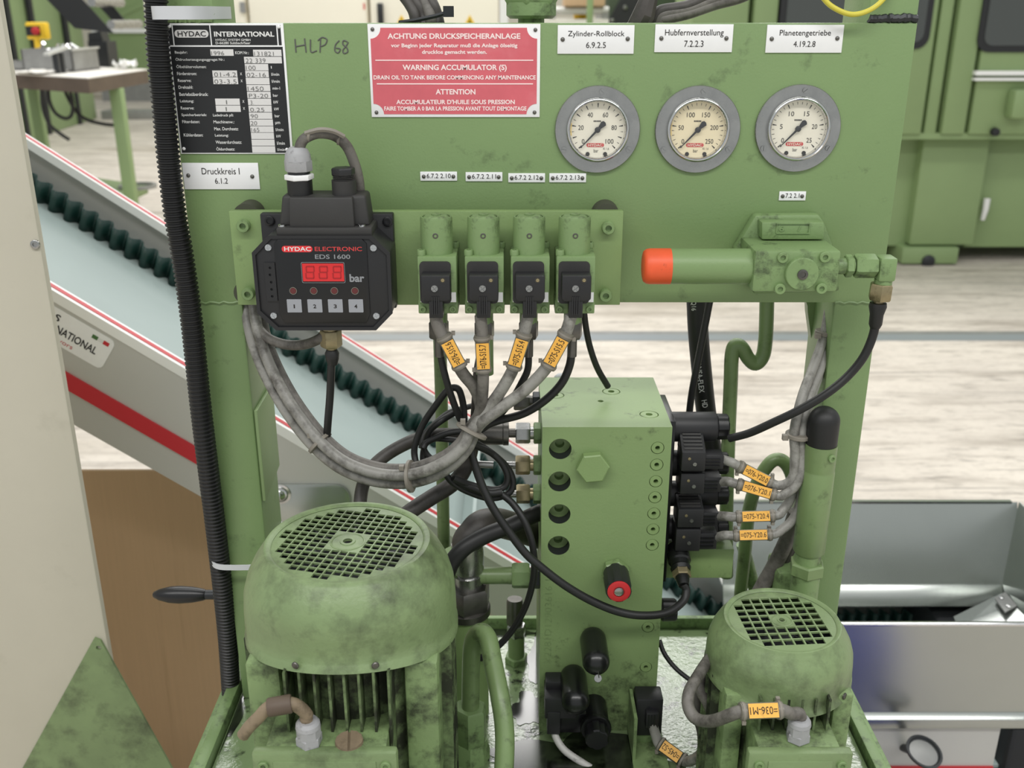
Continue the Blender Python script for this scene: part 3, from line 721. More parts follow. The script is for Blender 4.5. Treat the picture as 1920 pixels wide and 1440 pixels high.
# ================================================================== pressure switches
k8 = 420/1920.
def q8(x, y): return 760+x*k8, 380+y*k8
def make_switch(label):
    # measured on the one at the left; every copy is moved along X
    WF = BY-.046                                   # front of the block
    def X(x, y, Y): return at(*q8(x, y), Y).x
    def Z(y, Y): return at(820, 380+y*k8, Y).z
    xl, xr = X(106, 620, WF), X(440, 620, WF); zt, zb = Z(462, WF), Z(862, WF)
    xc = X(268, 300, WF+.018)
    t = thing('pressure_switch', (xc, BY, zb-.012), label, 'switch', 'pressure switches on the mounting plate')
    obj('body', MB().bx(xl, xr, WF, BY+.0005, zb, zt), 'green_worn', t, bevel=.0012)
    fl = obj('flange', MB().bx(X(112, 905, WF+.003), X(452, 905, WF+.003), WF+.003, BY-.012, Z(952, WF+.003), zb+.002), 'green_worn', t, bevel=.001)
    for x in (150, 408): socket_bolt('socket_bolt', at(*q8(x, 912), WF+.003), (0, -1, 0), .0034, .0024, 'green_worn', fl)
    cy = WF+.0185; rc = S(60, 450, cy)*.5
    ztop = Z(112, cy)
    cp = obj('adjuster_housing', MB().lathe((xc, cy, zt-.0005), (0, 0, 1), [(rc*1.01, 0), (rc, ztop-zt-.002), (rc*.96, ztop-zt), (rc*.86, ztop-zt), (rc*.84, ztop-zt-.003), (0, ztop-zt-.003)], 32), 'green_worn', t)
    obj('adjuster_cap', MB().lathe((xc, cy, ztop-.003), (0, 0, 1), [(rc*.80, 0), (rc*.80, .002), (rc*.68, .0035), (rc*.3, .0038), (rc*.3, .005), (0, .005)], 28), 'green_worn', cp)
    socket_bolt('grub_screw', (xc, cy-rc+.0006, Z(285, cy-rc)), (0, -1, 0), .0026, .0011, 'steel_dark', cp, .6)
    for x, y in ((xl+.0035, WF+.006), (xr-.0030, BY-.006)):
        socket_bolt('cover_screw', (x, y, zt), (0, 0, 1), .0042, .0052, 'green_worn', t)
    # white data sticker on the block
    obj('sticker', MB().bx(xl+.002, xr-.001, WF-.0004, WF+.0002, Z(852, WF), Z(768, WF)), 'plate_white', t, smooth=0)
    # black plug connector
    CF = WF-.020
    seat = obj('connector_gasket', MB().prism([(x, WF-.003, z) for x, z in rrect(X(125, 640, WF), X(392, 640, WF), Z(858, WF), Z(502, WF), .004)], (0, .0035, 0)), 'black_matte', t)
    cx0, cx1 = X(132, 720, CF), X(385, 720, CF)
    zt_ = Z(627, CF); zb_ = Z(850, CF)
    body = [(cx0, CF, zb_+.002), (cx0+.003, CF, zb_), (cx1-.003, CF, zb_), (cx1, CF, zb_+.002), (cx1, CF, zt_), (cx0, CF, zt_)]
    cn = obj('plug_connector', MB().prism(body, (0, .020, 0)), 'black_plastic', t, bevel=.0014)
    obj('cable_outlet', MB().bx(X(203, 900, CF+.001), X(322, 900, CF+.001), CF+.001, WF-.001, Z(990, CF+.001), zb_+.009), 'black_plastic', cn, bevel=.0008)
    rb = MB()
    for x in (232, 250, 268, 286): rb.bx(X(x, 880, CF)-.0006, X(x, 880, CF)+.0006, CF-.0008, CF+.002, Z(960, CF), Z(805, CF))
    obj('ribs', rb, 'black_plastic', cn)
    cross_screw(at(*q8(250, 735), CF), .0032, cn, 'steel')
    p = at(*q8(320, 665), CF); ld = obj('indicator_ring', MB().lathe(p, (0, -1, 0), [(.0030, 0), (.0030, .0004), (.0021, .0004), (.0021, .0001)], 16), 'black_matte', cn)
    obj('indicator_lamp', MB().lathe(p, (0, -1, 0), [(.0019, 0), (.0017, .0008), (0, .0011)], 12), 'zinc_yellow', t)
    # hexagon port and fitting below
    pz = Z(952, WF+.012)
    obj('port', MB().cyl((xc, WF+.016, pz+.002), (xc, WF+.016, pz-.010), .0088, n=20), 'green_worn', t)
    obj('hexagon_fitting', hexnut(MB(), (xc, WF+.016, pz-.0085), (xc, WF+.016, pz-.026), .0100, (.95, .3, 0), .2), 'steel_dark', t)
    return t, xc
sw0, sx0 = make_switch('green pressure switch with black plug right beside the pressure display')
SWX = [sx0]
for u, s_ in ((906.6, 'green pressure switch whose fitting feeds the thick hose, below tag 11'), (992, 'third pressure switch counted from the display, below the tag ending in 12'), (1077, 'green pressure switch nearest the bare end of the mounting plate')):
    x = sx0+at(u, 445, BY-.028).x-at(818.6, 445, BY-.028).x
    dup(sw0, (x, sw0.location.y, sw0.location.z), s_); SWX.append(x)

# ================================================================== pressure reducing valve
k9 = 500/1920.
def q9(x, y): return 1190+x*k9, 380+y*k9
VF = -.078                                        # front of the valve body
c = at(*q9(1170, 640), VF)
rv = thing('reducing_valve', (c.x, -.04, c.z), 'green cast pressure reducing valve with an orange-capped spring tube', 'valve')
# cast foot behind
obj('mounting_foot', slab([q9(715, 345), q9(870, 90), q9(1330, 84), q9(1365, 135), q9(1425, 290), q9(1480, 640), q9(860, 660)], -.016, .0152), 'green_worn', rv, bevel=.003)
ob = slab([q9(915, 140), q9(1368, 140), q9(1368, 268), q9(915, 268)], -.034, .02)
bo = obj('cast_boss', ob, 'green_worn', rv, bevel=.002)
fr = MB()
for r in ((1020, 148, 1262, 156), (1020, 217, 1262, 225), (1020, 156, 1027, 217), (1255, 156, 1262, 217)):
    rect_px(fr, *q9(r[0], r[1]), *q9(r[2], r[3]), -.0352, .0015)
text_px(fr, '6', *q9(1040, 165), *q9(1078, 208), -.0348, .02); text_px(fr, '/', *q9(1175, 165), *q9(1200, 205), -.0348, .02)
obj('cast_lettering', fr, 'green_worn', bo, smooth=0)
X0 = at(*q9(855, 500), VF).x; X1 = at(*q9(1475, 500), VF).x; Z1 = at(*q9(1000, 348), VF).z; Z0 = at(*q9(1000, 645), VF).z
bd = obj('valve_body', MB().bx(X0, X1, VF, -.010, Z0, Z1), 'green_worn', rv, bevel=.003)
for x, y in ((1062, 392), (1366, 388), (1042, 617), (1340, 614)):
    socket_bolt('socket_bolt', at(*q9(x, y), VF), (0, -1, 0), .0053, .0038, 'green_worn', bd)
p = at(*q9(1195, 505), VF)
dk = obj('round_cover', MB().lathe(p, (0, -1, 0), [(.0158, 0), (.0158, .0055), (.0150, .0065), (0, .0065)], 40), 'green_worn', bd)
socket_bolt('socket_screw', p+Vector((0, -.0065, 0)), (0, -1, 0), .0050, .0016, 'steel_dark', dk, .55)
for s_, u, v, a, b in (('7', 950, 505, .004, .006), ('PN 200', 1445, 510, .024, .0045), ('DN4', 1345, 500, .012, .006)):
    obj('cast_lettering', put_text(MB(), s_, at(*q9(u, v), VF-.0003), (0, 0, -1), (1, 0, 0), a, b, 0), 'green_worn', bd, smooth=0)
# spring tube to the left with orange cap
ty = VF+.020; tzc = at(1300, q9(0, 458)[1], ty).z; tr = abs(at(1300, q9(0, 333)[1], ty).z-at(1300, q9(0, 583)[1], ty).z)*.5
xa = at(*q9(255, 458), ty).x; xb = at(*q9(845, 458), ty).x; xo = at(*q9(58, 458), ty).x
tb = obj('spring_tube', MB().lathe((xa-.001, ty, tzc), (1, 0, 0), [(tr, 0), (tr, xb-xa), (tr*.9, xb-xa+.008)], 36), 'green', rv, smooth=40)
L_ = xa-xo
obj('end_cap', MB().lathe((xa, ty, tzc), (-1, 0, 0), [(tr*1.01, 0), (tr*1.01, L_*.75), (tr*.97, L_*.88), (tr*.86, L_*.97), (tr*.7, L_)], 36), 'orange', tb, smooth=40)
# outlet fittings to the right
fy = VF+.022; fz = at(1600, q9(0, 455)[1], fy).z
def fx(x): return at(*q9(x, 455), fy).x
obj('outlet_stub', MB().lathe((X1-.001, fy, fz), (1, 0, 0), [(.0105, 0), (.0105, .003), (.0082, .004), (.0082, fx(1580)-X1)], 20), 'green_worn', rv)
obj('hexagon_nut', hexnut(MB(), (fx(1512), fy, fz), (fx(1565), fy, fz), .0112, (0, .3, 1)), 'green_worn', rv)
obj('hexagon_nut', hexnut(MB(), (fx(1580), fy, fz), (fx(1735), fy, fz), .0118, (0, .25, 1)), 'green_worn', rv)
el = obj('elbow', MB().bx(fx(1742), fx(1866), fy-.010, fy+.010, at(1600, q9(0, 555)[1], fy).z, at(1600, q9(0, 385)[1], fy).z), 'green_worn', rv, bevel=.0025)
ex_ = at(*q9(1785, 600), fy).x
def ez(y): return at(1600, q9(0, y)[1], fy).z
obj('elbow_stub', MB().cyl((ex_, fy, ez(550)), (ex_, fy, ez(585)), .0085, n=18), 'green_worn', el)
obj('union_nut', hexnut(MB(), (ex_-.001, fy, ez(582)), (ex_-.0015, fy, ez(700)), .0115, (.95, .25, 0)), 'zinc_yellow', rv)
obj('hose_stem', MB().cyl((ex_-.0015, fy, ez(700)), (ex_-.002, fy, ez(742)), .0048, n=14), 'zinc_yellow', rv)
ELB = Vector((ex_-.002, fy, ez(735)))
# ================================================================== manifold block
MF, MK = -.057, .092
MX0 = at(1017, 803, MF).x; MX1 = at(1261, 799, MF).x; MZ = 1.050
mb_ = thing('manifold_block', ((MX0+MX1)/2, (MF+MK)/2, TANKZ), 'tall green hydraulic manifold block with drilled ports standing on the tank', 'manifold')
holes = []
def circ(x, z, r, n=28): return [(x+r*math.cos(2*math.pi*k/n), z+r*math.sin(2*math.pi*k/n)) for k in range(n)]
HP = [(1050.5, 842), (1049, 903), (1049, 964), (1047.5, 1023)]
HR = .0118
for u, v in HP:
    p = at(u, v, MF); holes.append(circ(p.x, p.z, HR))
M_xz = lambda Y: Matrix(((1, 0, 0, 0), (0, 0, 1, Y), (0, 1, 0, 0), (0, 0, 0, 1)))
PLR, TPR, TS = .0070, .0102, .012
PLG = [(1233, 840), (1231.3, 871.6), (1229.6, 902.7), (1228, 932.7), (1226, 963), (1224.4, 992.7), (1223, 1022), (1215, 1176), (1211, 1251)]
TPL = [(1146, 734), (1041, 741), (1217, 777)]
for u, v in PLG:
    p = at(u, v, MF); holes.append(circ(p.x, p.z, PLR))
body = MB().mesh(fill2d([[(MX0, TANKZ), (MX1, TANKZ), (MX1, MZ-TS), (MX0, MZ-TS)]]+holes, .024), M_xz(MF+.012))
th = [circ(q.x, q.y, TPR) for q in (atz(u, v, MZ) for u, v in TPL)]+[circ(q.x, q.y, .0032, 14) for q in (atz(1126, 752, MZ),)]
obj('block_top', MB().mesh(fill2d([[(MX0, MF), (MX1, MF), (MX1, MK), (MX0, MK)]]+th, TS), Matrix.Translation((0, 0, MZ-TS/2))), 'green_manifold', mb_, smooth=20)
bk = obj('block_front', body, 'green_manifold', mb_, smooth=20)
obj('block', MB().bx(MX0, MX1, MF+.0235, MK, TANKZ-.0005, MZ-TS+.0002), 'green_manifold', mb_)
for u, v in HP:
    p = at(u, v, MF)
    w_ = obj('port_seat', MB().lathe((p.x, MF+.023, p.z), (0, -1, 0), [(HR*1.02, 0), (HR*.97, .008), (HR*.42, .0085), (HR*.40, .002), (0, .002)], 24), 'green_block', mb_)
    obj('bore', MB().lathe((p.x, MF+.0225, p.z), (0, -1, 0), [(HR*1.01, 0), (HR*1.01, .0218), (HR*.985, .0218), (HR*.985, 0)], 28, cap=False), 'dark_metal', mb_)
def plug(p, axis, r, parent):
    a = Vector(axis)
    obj('screw_plug', MB().lathe(Vector(p)-a*.0115, a, [(r*.93, 0), (r*.93, .0110), (r*.88, .0116), (r*.36, .0116), (r*.35, .0040), (0, .0040)], 26), 'green_block', parent, smooth=40)
for u, v in PLG: plug(at(u, v, MF), (0, -1, 0), PLR, mb_)
for u, v in TPL: plug(atz(u, v, MZ), (0, 0, 1), TPR, mb_)
# big hexagon plug
p = at(1111, 872, MF); hx = MB()
hx.lathe(p, (0, -1, 0), [(.0168, 0), (.0175, .0008), (.0175, .0092), (.016, .0102)], 6, (math.cos(.1), 0, math.sin(.1)))
obj('hexagon_plug', hx, 'green_block', mb_, smooth=20)
# stamped number
tx = MB(); put_text(tx, '2281D12903616 1', at(1028, 1160, MF-.0003), (0, 0, 1), (-1, 0, 0), .100, .0075, -.02)
obj('stamped_number', tx, 'green_pipe', mb_, smooth=0)
# fluted knob with red face
p = at(1153, 1068, MF)
kb = obj('hexagon_base', hexnut(MB(), p, p+Vector((0, -.010, 0)), .0150, (1, 0, .3)), 'green_pipe', mb_)
fl = MB(); ring = []
def flute(R, n=36): return [R*(1 if (k//2) % 3 else .92) for k in range(n)]
for h, s_ in ((.009, .96), (.011, 1), (.040, 1), (.043, .95)):
    ring.append([p+Vector((r*s_*math.cos(2*math.pi*k/36), -h, r*s_*math.sin(2*math.pi*k/36))) for k, r in enumerate(flute(.0142))])
fl.loft(ring); obj('fluted_knob', fl, 'black_plastic', mb_, smooth=25)
obj('red_face', MB().lathe(p+Vector((0, -.0425, 0)), (0, -1, 0), [(.0122, 0), (.0122, .0016), (.0108, .0022), (.0062, .0022), (.0060, .0012), (.0052, .0012)], 28), 'red_knob', mb_)
obj('spindle', MB().lathe(p+Vector((0, -.0425, 0)), (0, -1, 0), [(.0050, 0), (.0050, .0026), (.0042, .0030), (0, .0030)], 18), 'steel', mb_)
# black capped relief valves
def capsule(u, v, L, R, label, tagged):
    p = at(u, v, MF)
    t = thing('relief_valve', (p.x, p.y, p.z-R), label, 'valve')
    obj('valve_base', hexnut(MB(), p+Vector((0, .0005, 0)), p+Vector((0, -.008, 0)), R*.86, (1, 0, .2)), 'green_worn', t)
    pr = [(R*.90, .002), (R*.98, .006), (R*1.0, .012), (R*.99, L*.5), (R*1.0, L-R*.9)]
    for k in range(1, 9):
        a = math.pi/2*k/8; pr.append((R*math.cos(a)*1.0, L-R*.9+R*.9*math.sin(a)))
    obj('rubber_cap', MB().lathe(p, (0, -1, .04), pr, 28), 'rubber_oily', t, smooth=50)
    if tagged:
        q = p+Vector((.001, -L-.0005, -R*.62))
        s_ = obj('lead_seal', MB().lathe(q, (0.1, -1, .5), [(.0040, 0), (.0044, .0010), (.0040, .0018)], 18), 'steel', t)
        obj('seal_wire', MB().tube(spline([q+Vector((0, 0, .009)), q+Vector((.001, -.001, .004)), q+Vector((.0015, -.001, -.006))], 4), .0005, 5), 'steel', t)
capsule(1111, 1193, .062, .0148, 'relief valve under a shiny black rubber cap with a lead seal', True)
capsule(1074, 1263, .064, .0152, 'relief valve under a greasy black rubber cap, lower one without seal', False)
# lowest solenoid valve on the block front
p = at(1112, 1322, MF)
t = thing('solenoid_valve', (p.x, MF-.03, p.z-.016), 'black solenoid valve at the foot of the manifold with a fluted round nut', 'valve')
obj('coil', MB().lathe(p, (0, -1, 0), [(.0155, 0), (.0155, .034), (.0145, .036), (0, .036)], 30), 'rubber_oily', t)
obj('coil_ring', MB().lathe(p+Vector((0, -.036, 0)), (0, -1, 0), [(.0135, 0), (.0172, .0005), (.0175, .004), (.0165, .006), (.013, .006)], 30), 'rubber_oily', t)
ring = []
for h, s_ in ((.041, .9), (.043, 1), (.058, .98), (.060, .9)):
    ring.append([p+Vector((r*s_*math.cos(2*math.pi*k/36), -h, r*s_*math.sin(2*math.pi*k/36))) for k, r in enumerate(flute(.0135))])
obj('fluted_nut', MB().loft(ring), 'black_gloss', t, smooth=25)
q0 = at(1022, 1308, MF-.034); q1 = at(1082, 1346, MF-.034)
cn = obj('plug_connector', MB().bx(q0.x, q1.x, MF-.036, MF-.001, q1.z, q0.z), 'black_plastic', t, bevel=.0015)
obj('connector_cover', MB().bx(q0.x+.001, q1.x+.002, MF-.020, MF-.001, q0.z-.002, q0.z+.010), 'black_plastic', cn, bevel=.0015)
o0 = at(1026, 1344, MF-.034); o1 = at(1050, 1374, MF-.034)
obj('cable_outlet', MB().bx(o0.x, o1.x, MF-.037, MF-.018, o1.z, o0.z+.008), 'black_plastic', cn, bevel=.001)
obj('side_housing', MB().bx(o1.x-.001, p.x-.008, MF-.030, MF-.001, at(0, 1374, MF-.03).z, q1.z+.002), 'black_gloss', t, bevel=.001)
WHITE0 = Vector(((o0.x+o1.x)/2, MF-.028, o1.z+.001))

# side block and solenoid valves on the right of the manifold
sb = thing('side_block', (MX1+.03, .01, TANKZ+.17), 'small green valve subplate bolted to the right side of the manifold', 'manifold')
a0 = at(1262, 1030, -.012); a1 = at(1372, 1084, -.012)
obj('block', MB().bx(MX1+.0005, a1.x, -.012, .06, a1.z, a0.z), 'green_block', sb, bevel=.001)
obj('mounting_strip', MB().bx(MX1+.0005, MX1+.010, -.020, .06, a1.z, at(0, 790, -.02).z), 'black_gloss', sb, bevel=.001)
def solenoid(cv, nut, cx0, cv0, cx1, cv1, ox1, rows, label, cap=True, Yc=.004, R=.0165):
    z = at(1300, cv, Yc).z; xs = MX1+.008; xe = at(1342, cv, Yc).x if nut else xs+.04
    t = thing('solenoid_valve', (xs+.02, Yc, z-R), label, 'valve')
    obj('coil', MB().lathe((xs, Yc, z), (1, 0, 0), [(R, 0), (R, xe-xs-.002), (R*.93, xe-xs), (0, xe-xs)], 30), 'black_plastic', t, smooth=40)
    ring = []
    for h, s_ in ((0, .82), (.002, .9), (.0125, .88), (.014, .8)):
        ring.append([Vector((xe-.001+h, Yc+r*s_*math.cos(2*math.pi*k/36), z+r*s_*math.sin(2*math.pi*k/36))) for k, r in enumerate(flute(R))])
    obj('end_nut', MB().loft(ring), 'black_gloss', t, smooth=25)
    Yf = Yc-.040
    c0 = at(cx0, cv0, Yf); c1 = at(cx1, cv1, Yf)
    bd = MB().bx(c0.x, c1.x, Yf, Yc-R*.6, c1.z, c0.z)
    cn = obj('plug_connector', bd, 'black_plastic', t, bevel=.0014)
    if rows:
        yb = Yc-R*.55; hz = .016 if rows > 4 else .008
        obj('sloping_cover', MB().prism([(c0.x, Yf+.001, c0.z-.001), (c0.x, yb, c0.z+hz), (c0.x, yb, c0.z-.006)], (c1.x-c0.x, 0, 0)), 'black_plastic', cn, bevel=.001)
        rb = MB(); d = Vector((0, yb-Yf-.001, hz+.001)); nn = Vector((0, -d.z, d.y)).normalized()
        for k in range(6):
            q = Vector((0, Yf+.001, c0.z-.001))+d*(.14+.14*k); e = d.normalized()*.0011
            rb.prism([Vector((c0.x+.003, 0, 0))+q-e, Vector((c1.x-.003, 0, 0))+q-e, Vector((c1.x-.003, 0, 0))+q+e, Vector((c0.x+.003, 0, 0))+q+e], nn*.0011)
        obj('ribs', rb, 'black_matte', cn)
    o0 = at(cx1-4, cv0+(cv1-cv0)*.18, Yf+.002); o1 = at(ox1, cv1-4, Yf+.002)
    oo = obj('cable_outlet', MB().bx(o0.x, o1.x, Yf+.002, Yf+.020, o1.z, o0.z), 'black_plastic', cn, bevel=.001)
    rb = MB()
    for k in range(3):
        zz = o1.z+(o0.z-o1.z)*(.25+.25*k); rb.bx(o0.x-.008, o1.x-.004, Yf+.0005, Yf+.004, zz-.0007, zz+.0007)
    obj('ribs', rb, 'black_gloss', oo)
    u = cx0+(cx1-cx0)*.32; s_ = at(u, cv0+(cv1-cv0)*.34, Yf)
    obj('indicator_lamp', MB().lathe(s_, (0, -1, 0), [(.0018, 0), (.0016, .0008), (0, .001)], 12), 'zinc_yellow', cn)
    cross_screw(at(u+10, cv0+(cv1-cv0)*.62, Yf), .0021, cn, 'steel')
    return Vector((o1.x, Yf+.010, (o0.z+o1.z)/2))
SO = [solenoid(800, 1, 1279, 848, 1322, 884, 1356, 5, 'top black solenoid valve with large bare coil on the manifold side'),
      solenoid(868, 1, 1277, 888, 1320, 927, 1351, 4, 'second black solenoid valve down the manifold side, ribbed plug on top', Yc=.010, R=.0145),
      solenoid(925, 1, 1272, 955, 1318, 990, 1346, 4, 'third black solenoid valve down the manifold side, just above the lowest', Yc=.010, R=.0145),
      solenoid(988, 1, 1268, 993, 1312, 1034, 1343, 0, 'lowest of the four labelled solenoid valves, above the green subplate', Yc=.010, R=.0140)]
# pressure sensor fitting and fluted coil nut low on the right side
p0 = at(1272, 1040, -.02); p1 = at(1281, 1092, -.055)
t = thing('pressure_sensor', (p1.x, p1.y, p1.z), 'black and brown cable sensor screwed beneath the solenoid valves', 'sensor')
d = (p1-p0)
obj('body', MB().lathe(p0, d, [(.0125, 0), (.0128, d.length*.25), (.0112, d.length*.3), (.0105, d.length*.45), (.0115, d.length*.5), (.0100, d.length*.62)], 26), 'rubber_oily', t)
obj('hexagon', hexnut(MB(), p0+d*.58, p0+d*.82, .0104, (1, 0, 0)), 'zinc_yellow', t)
obj('cable_boot', MB().lathe(p0+d*.8, d, [(.0078, 0), (.0072, .006), (.0058, .012)], 20), 'rubber_oily', t)
obj('mount', MB().cyl(p0-d*.3, p0+d*.02, .011), 'rubber_oily', t)
SENS = p0+d*.8+d.normalized()*.010
z = at(1280, 1143, -.01).z; xs = MX1-.0005
t = thing('solenoid_valve', (xs+.015, -.01, z-.012), 'short black solenoid valve with ribbed nut low on the manifold side', 'valve')
obj('coil', MB().lathe((xs, -.01, z), (1, 0, 0), [(.0105, 0), (.0105, .012)], 26), 'black_gloss', t)
ring = []
for h, s_ in ((.008, .9), (.010, 1), (.024, .98), (.026, .9)):
    ring.append([Vector((xs+h, -.01+r*s_*math.cos(2*math.pi*k/36), z+r*s_*math.sin(2*math.pi*k/36))) for k, r in enumerate(flute(.0135))])
obj('ribbed_nut', MB().loft(ring), 'black_plastic', t, smooth=25)

# float switch connector on its bracket in front of the block
t0 = at(1192, 1312, -.085); t1 = at(1240, 1380, -.085)
t = thing('level_switch', ((t0.x+t1.x)/2, -.07, TANKZ), 'black plug connector on a green bracket at the foot of the manifold', 'switch')
cn = obj('plug_connector', MB().bx(t0.x+.001, t1.x, -.085, -.060, t1.z, t0.z), 'black_plastic', t, bevel=.002)
n0 = at(1212, 1338, -.093); n1 = at(1234, 1366, -.093)
oo = obj('cable_outlet', MB().bx(n0.x, n1.x, -.093, -.084, n1.z, n0.z), 'black_plastic', cn, bevel=.0012)
rb = MB()
for k in range(3): rb.bx(n0.x+.002+k*.0032, n0.x+.0036+k*.0032, -.0938, -.092, n1.z+.004, n0.z-.002)
obj('ribs', rb, 'black_gloss', oo)
cross_screw(at(1217, 1327, -.085), .0022, cn, 'dark_metal')
obj('bracket', MB().bx(t0.x-.004, t0.x-.0005, -.110, -.058, TANKZ, t0.z-.006).bx(t0.x-.004, t1.x+.004, -.125, -.062, TANKZ, TANKZ+.004), 'green_rib', t)
obj('post', MB().bx(t0.x+.003, t1.x-.003, -.082, -.062, TANKZ+.003, t1.z+.003), 'green_worn', t, bevel=.001)
LVL = Vector(((n0.x+n1.x)/2+.001, -.088, n1.z))

# ================================================================== electric motors
def motor(cu, cv, Y, ztop, R, rd, zside, zfront, pitch, hole, phi, skip, core, label, nfin, fsp, boxp):
    c = at(cu, cv, Y); X = c.x
    t = thing('electric_motor', (X, Y, TANKZ), label, 'motor')
    # fan cowl with a shaped lower edge
    n = 72; H = ztop-zside; rings = []
    for (f, r, drop) in ((0, rd*1.0, 0), (0, rd*1.035, .0018), (0, rd*1.09, .0016), (.035, rd+(R-rd)*.33, 0), (.15, rd+(R-rd)*.58, 0), (.29, rd+(R-rd)*.80, 0), (.45, rd+(R-rd)*.94, 0),
                         (.62, R*.995, 0), (.80, R*1.0, 0), (.90, R*1.0, 0), (.92, R*1.012, 0), (1.0, R*1.012, 0), (1.0, R*.985, 0), (.9, R*.975, 0)):
        ring = []
        for k in range(n):
            a = 2*math.pi*k/n; fr = max(0, -math.sin(a))
            zb = zside+(zfront-zside)*fr**1.6
            rr = r
            if .5 < f < .93 and fr > .55: rr -= R*.035*min(1, (fr-.55)/.15)*min(1, (f-.45)/.2)
            z = ztop+drop-(ztop-zb)*f
            ring.append((X+rr*math.cos(a), Y+rr*math.sin(a), z))
        rings.append(ring)
    cw = obj('fan_cowl', MB().loft(rings, cap=False), 'green_motor', t, smooth=50)
    # grille
    hs = []; nn = int(rd/pitch)+1
    for i in range(-nn, nn+1):
        for j in range(-nn, nn+1):
            ox = (i+.5)*pitch; oy = (j+.5)*pitch
            if math.hypot(ox, oy) > rd*.955-hole*.45: continue
            if abs(ox) < skip*pitch and abs(oy) < skip*pitch: continue
            q = []
            for dx, dy in ((-1, -1), (1, -1), (1, 1), (-1, 1)):
                x = ox+dx*hole/2; y = oy+dy*hole/2
                q.append((x*math.cos(phi)-y*math.sin(phi), x*math.sin(phi)+y*math.cos(phi)))
            hs.append(q)
    gr = MB().mesh(fill2d([circ(0, 0, rd, 64), circ(0, 0, rd*(.235 if skip > 1.5 else .2)*.27, 20)]+hs, .0018), Matrix.Translation((X, Y, ztop-.0012)))
    g_ = obj('fan_grille', gr, 'green_motor', t, smooth=0)
    cr = rd*(.235 if skip > 1.5 else .2)
    obj('hub_ring', MB().lathe((X, Y, ztop-.0006), (0, 0, 1), [(cr*1.0, -.0004), (cr, .0006), (cr*.9, .0009), (cr*.86, .0002), (cr*.45, .0003), (cr*.42, .0011), (cr*.27, .0011)], 32, cap=False), 'green_motor', g_)
    obj('fan', MB().lathe((X, Y, ztop-.03), (0, 0, 1), [(rd*.98, 0), (rd*.98, .006), (rd*.3, .012), (0, .012)], 32), 'dark', t)
    fan = MB()
    for k in range(8):
        a = k*math.pi/4; e = Vector((math.cos(a), math.sin(a), 0)); q = Vector((-e.y, e.x, 0)); o = Vector((X, Y, ztop-.026))
        fan.prism([o+e*rd*.3-q*.001, o+e*rd*.95-q*.001, o+e*rd*.95+q*.001, o+e*rd*.3+q*.001], (0, 0, .016))
    obj('fan_blades', fan, 'dark_metal', t)
    # stator body
    zc = min(zside, zfront)+.006; rc = R*core
    obj('stator', MB().lathe((X, Y, TANKZ-.0005), (0, 0, 1), [(rc, 0), (rc, zc+.02-TANKZ)], 40), 'green_fin', t)
    obj('mounting_flange', MB().lathe((X, Y, TANKZ-.0005), (0, 0, 1), [(R*1.05, 0), (R*1.05, .014), (rc, .02)], 40), 'green_worn', t, smooth=30)
    ext = R*.965
    for s_ in (-1, 1):
        for k in range(nfin):
            o = (k-(nfin-1)/2)*fsp
            e2 = math.sqrt(max(rc*rc-o*o, 0))*.9
            obj('cooling_fin', MB().bx(X+o-.0011, X+o+.0011, min(Y+s_*e2, Y+s_*ext), max(Y+s_*e2, Y+s_*ext), TANKZ+.03, zc+.012), 'green_fin', t)
        for k in range(nfin-2):
            o = (k-(nfin-3)/2)*fsp
            e2 = math.sqrt(max(rc*rc-o*o, 0))*.9
            obj('cooling_fin', MB().bx(min(X+s_*e2, X+s_*ext), max(X+s_*e2, X+s_*ext), Y+o-.0011, Y+o+.0011, TANKZ+.03, zc+.004), 'green_fin', t)
        for s2 in (-1, 1):
            m = (nfin+.6)/2*fsp
            x0 = X+s_*m; x1 = X+s_*ext*.90; y0 = Y+s2*rc*.40; y1 = Y+s2*ext*.74
            obj('corner_rib', MB().bx(min(x0, x1), max(x0, x1), min(y0, y1), max(y0, y1), TANKZ+.02, zc+.004), 'green_rib', t, bevel=.004)
    # terminal box
    u0, u1, lv, bz, lf, byk = boxp
    a0 = at(u0, lv, lf); a1 = at(u1, lv, lf); zt = a0.z
    bx = obj('terminal_box', MB().bx(a0.x+.010, a1.x-.010, lf+.008, Y-rc*.6, zt-.075, bz), 'green_rib', t, bevel=.002)
    ld = obj('box_lid', MB().bx(a0.x, a1.x, lf, lf+.011, zt-.085, zt), 'green_motor', bx, bevel=.003)
    obj('lid_panel', MB().bx(a0.x+.018, a1.x-.018, lf-.0012, lf+.002, zt-.08, zt-.008), 'green_motor', t, bevel=.001)
    for x in (a0.x+.010, a1.x-.010): socket_bolt('lid_bolt', (x, lf, zt-.012), (0, -1, 0), .0045, .003, 'green_worn', bx)
    for a in ((-.35, .35) if R > .08 else (-.12, .8)):
        aa = -math.pi/2+a; zz = zside+(zfront-zside)*max(0, -math.sin(aa))**1.6+.007
        q = Vector((X+math.cos(aa)*R*1.01, Y+math.sin(aa)*R*1.01, zz)); ax = Vector((math.cos(aa), math.sin(aa), 0))
        obj('cowl_screw', MB().lathe(q, ax, [(.0034, 0), (.0034, .0008), (.0026, .0016), (0, .0018)], 14), 'steel_dark', t)
    return t, bx, zt
m1, bx1, z1_ = motor(652, 1015, -.195, .9945, .0985, .0692, .902, .922, .00825, .0070, math.radians(-13.5), 2, .80,
    'large green electric motor with gridded fan cowl standing on the tank', 8, .0128, (470, 744, 1413, .858, -.318, .71))
m2, bx2, z2_ = motor(1466, 1163, -.190, .906, .0690, .0500, .851, .848, .0099, .0083, math.radians(4), 1, .80,
    'small green electric motor with gridded fan cowl beside the drip rim', 6, .0125, (1404, 1602, 1413, .832, -.286, .745))
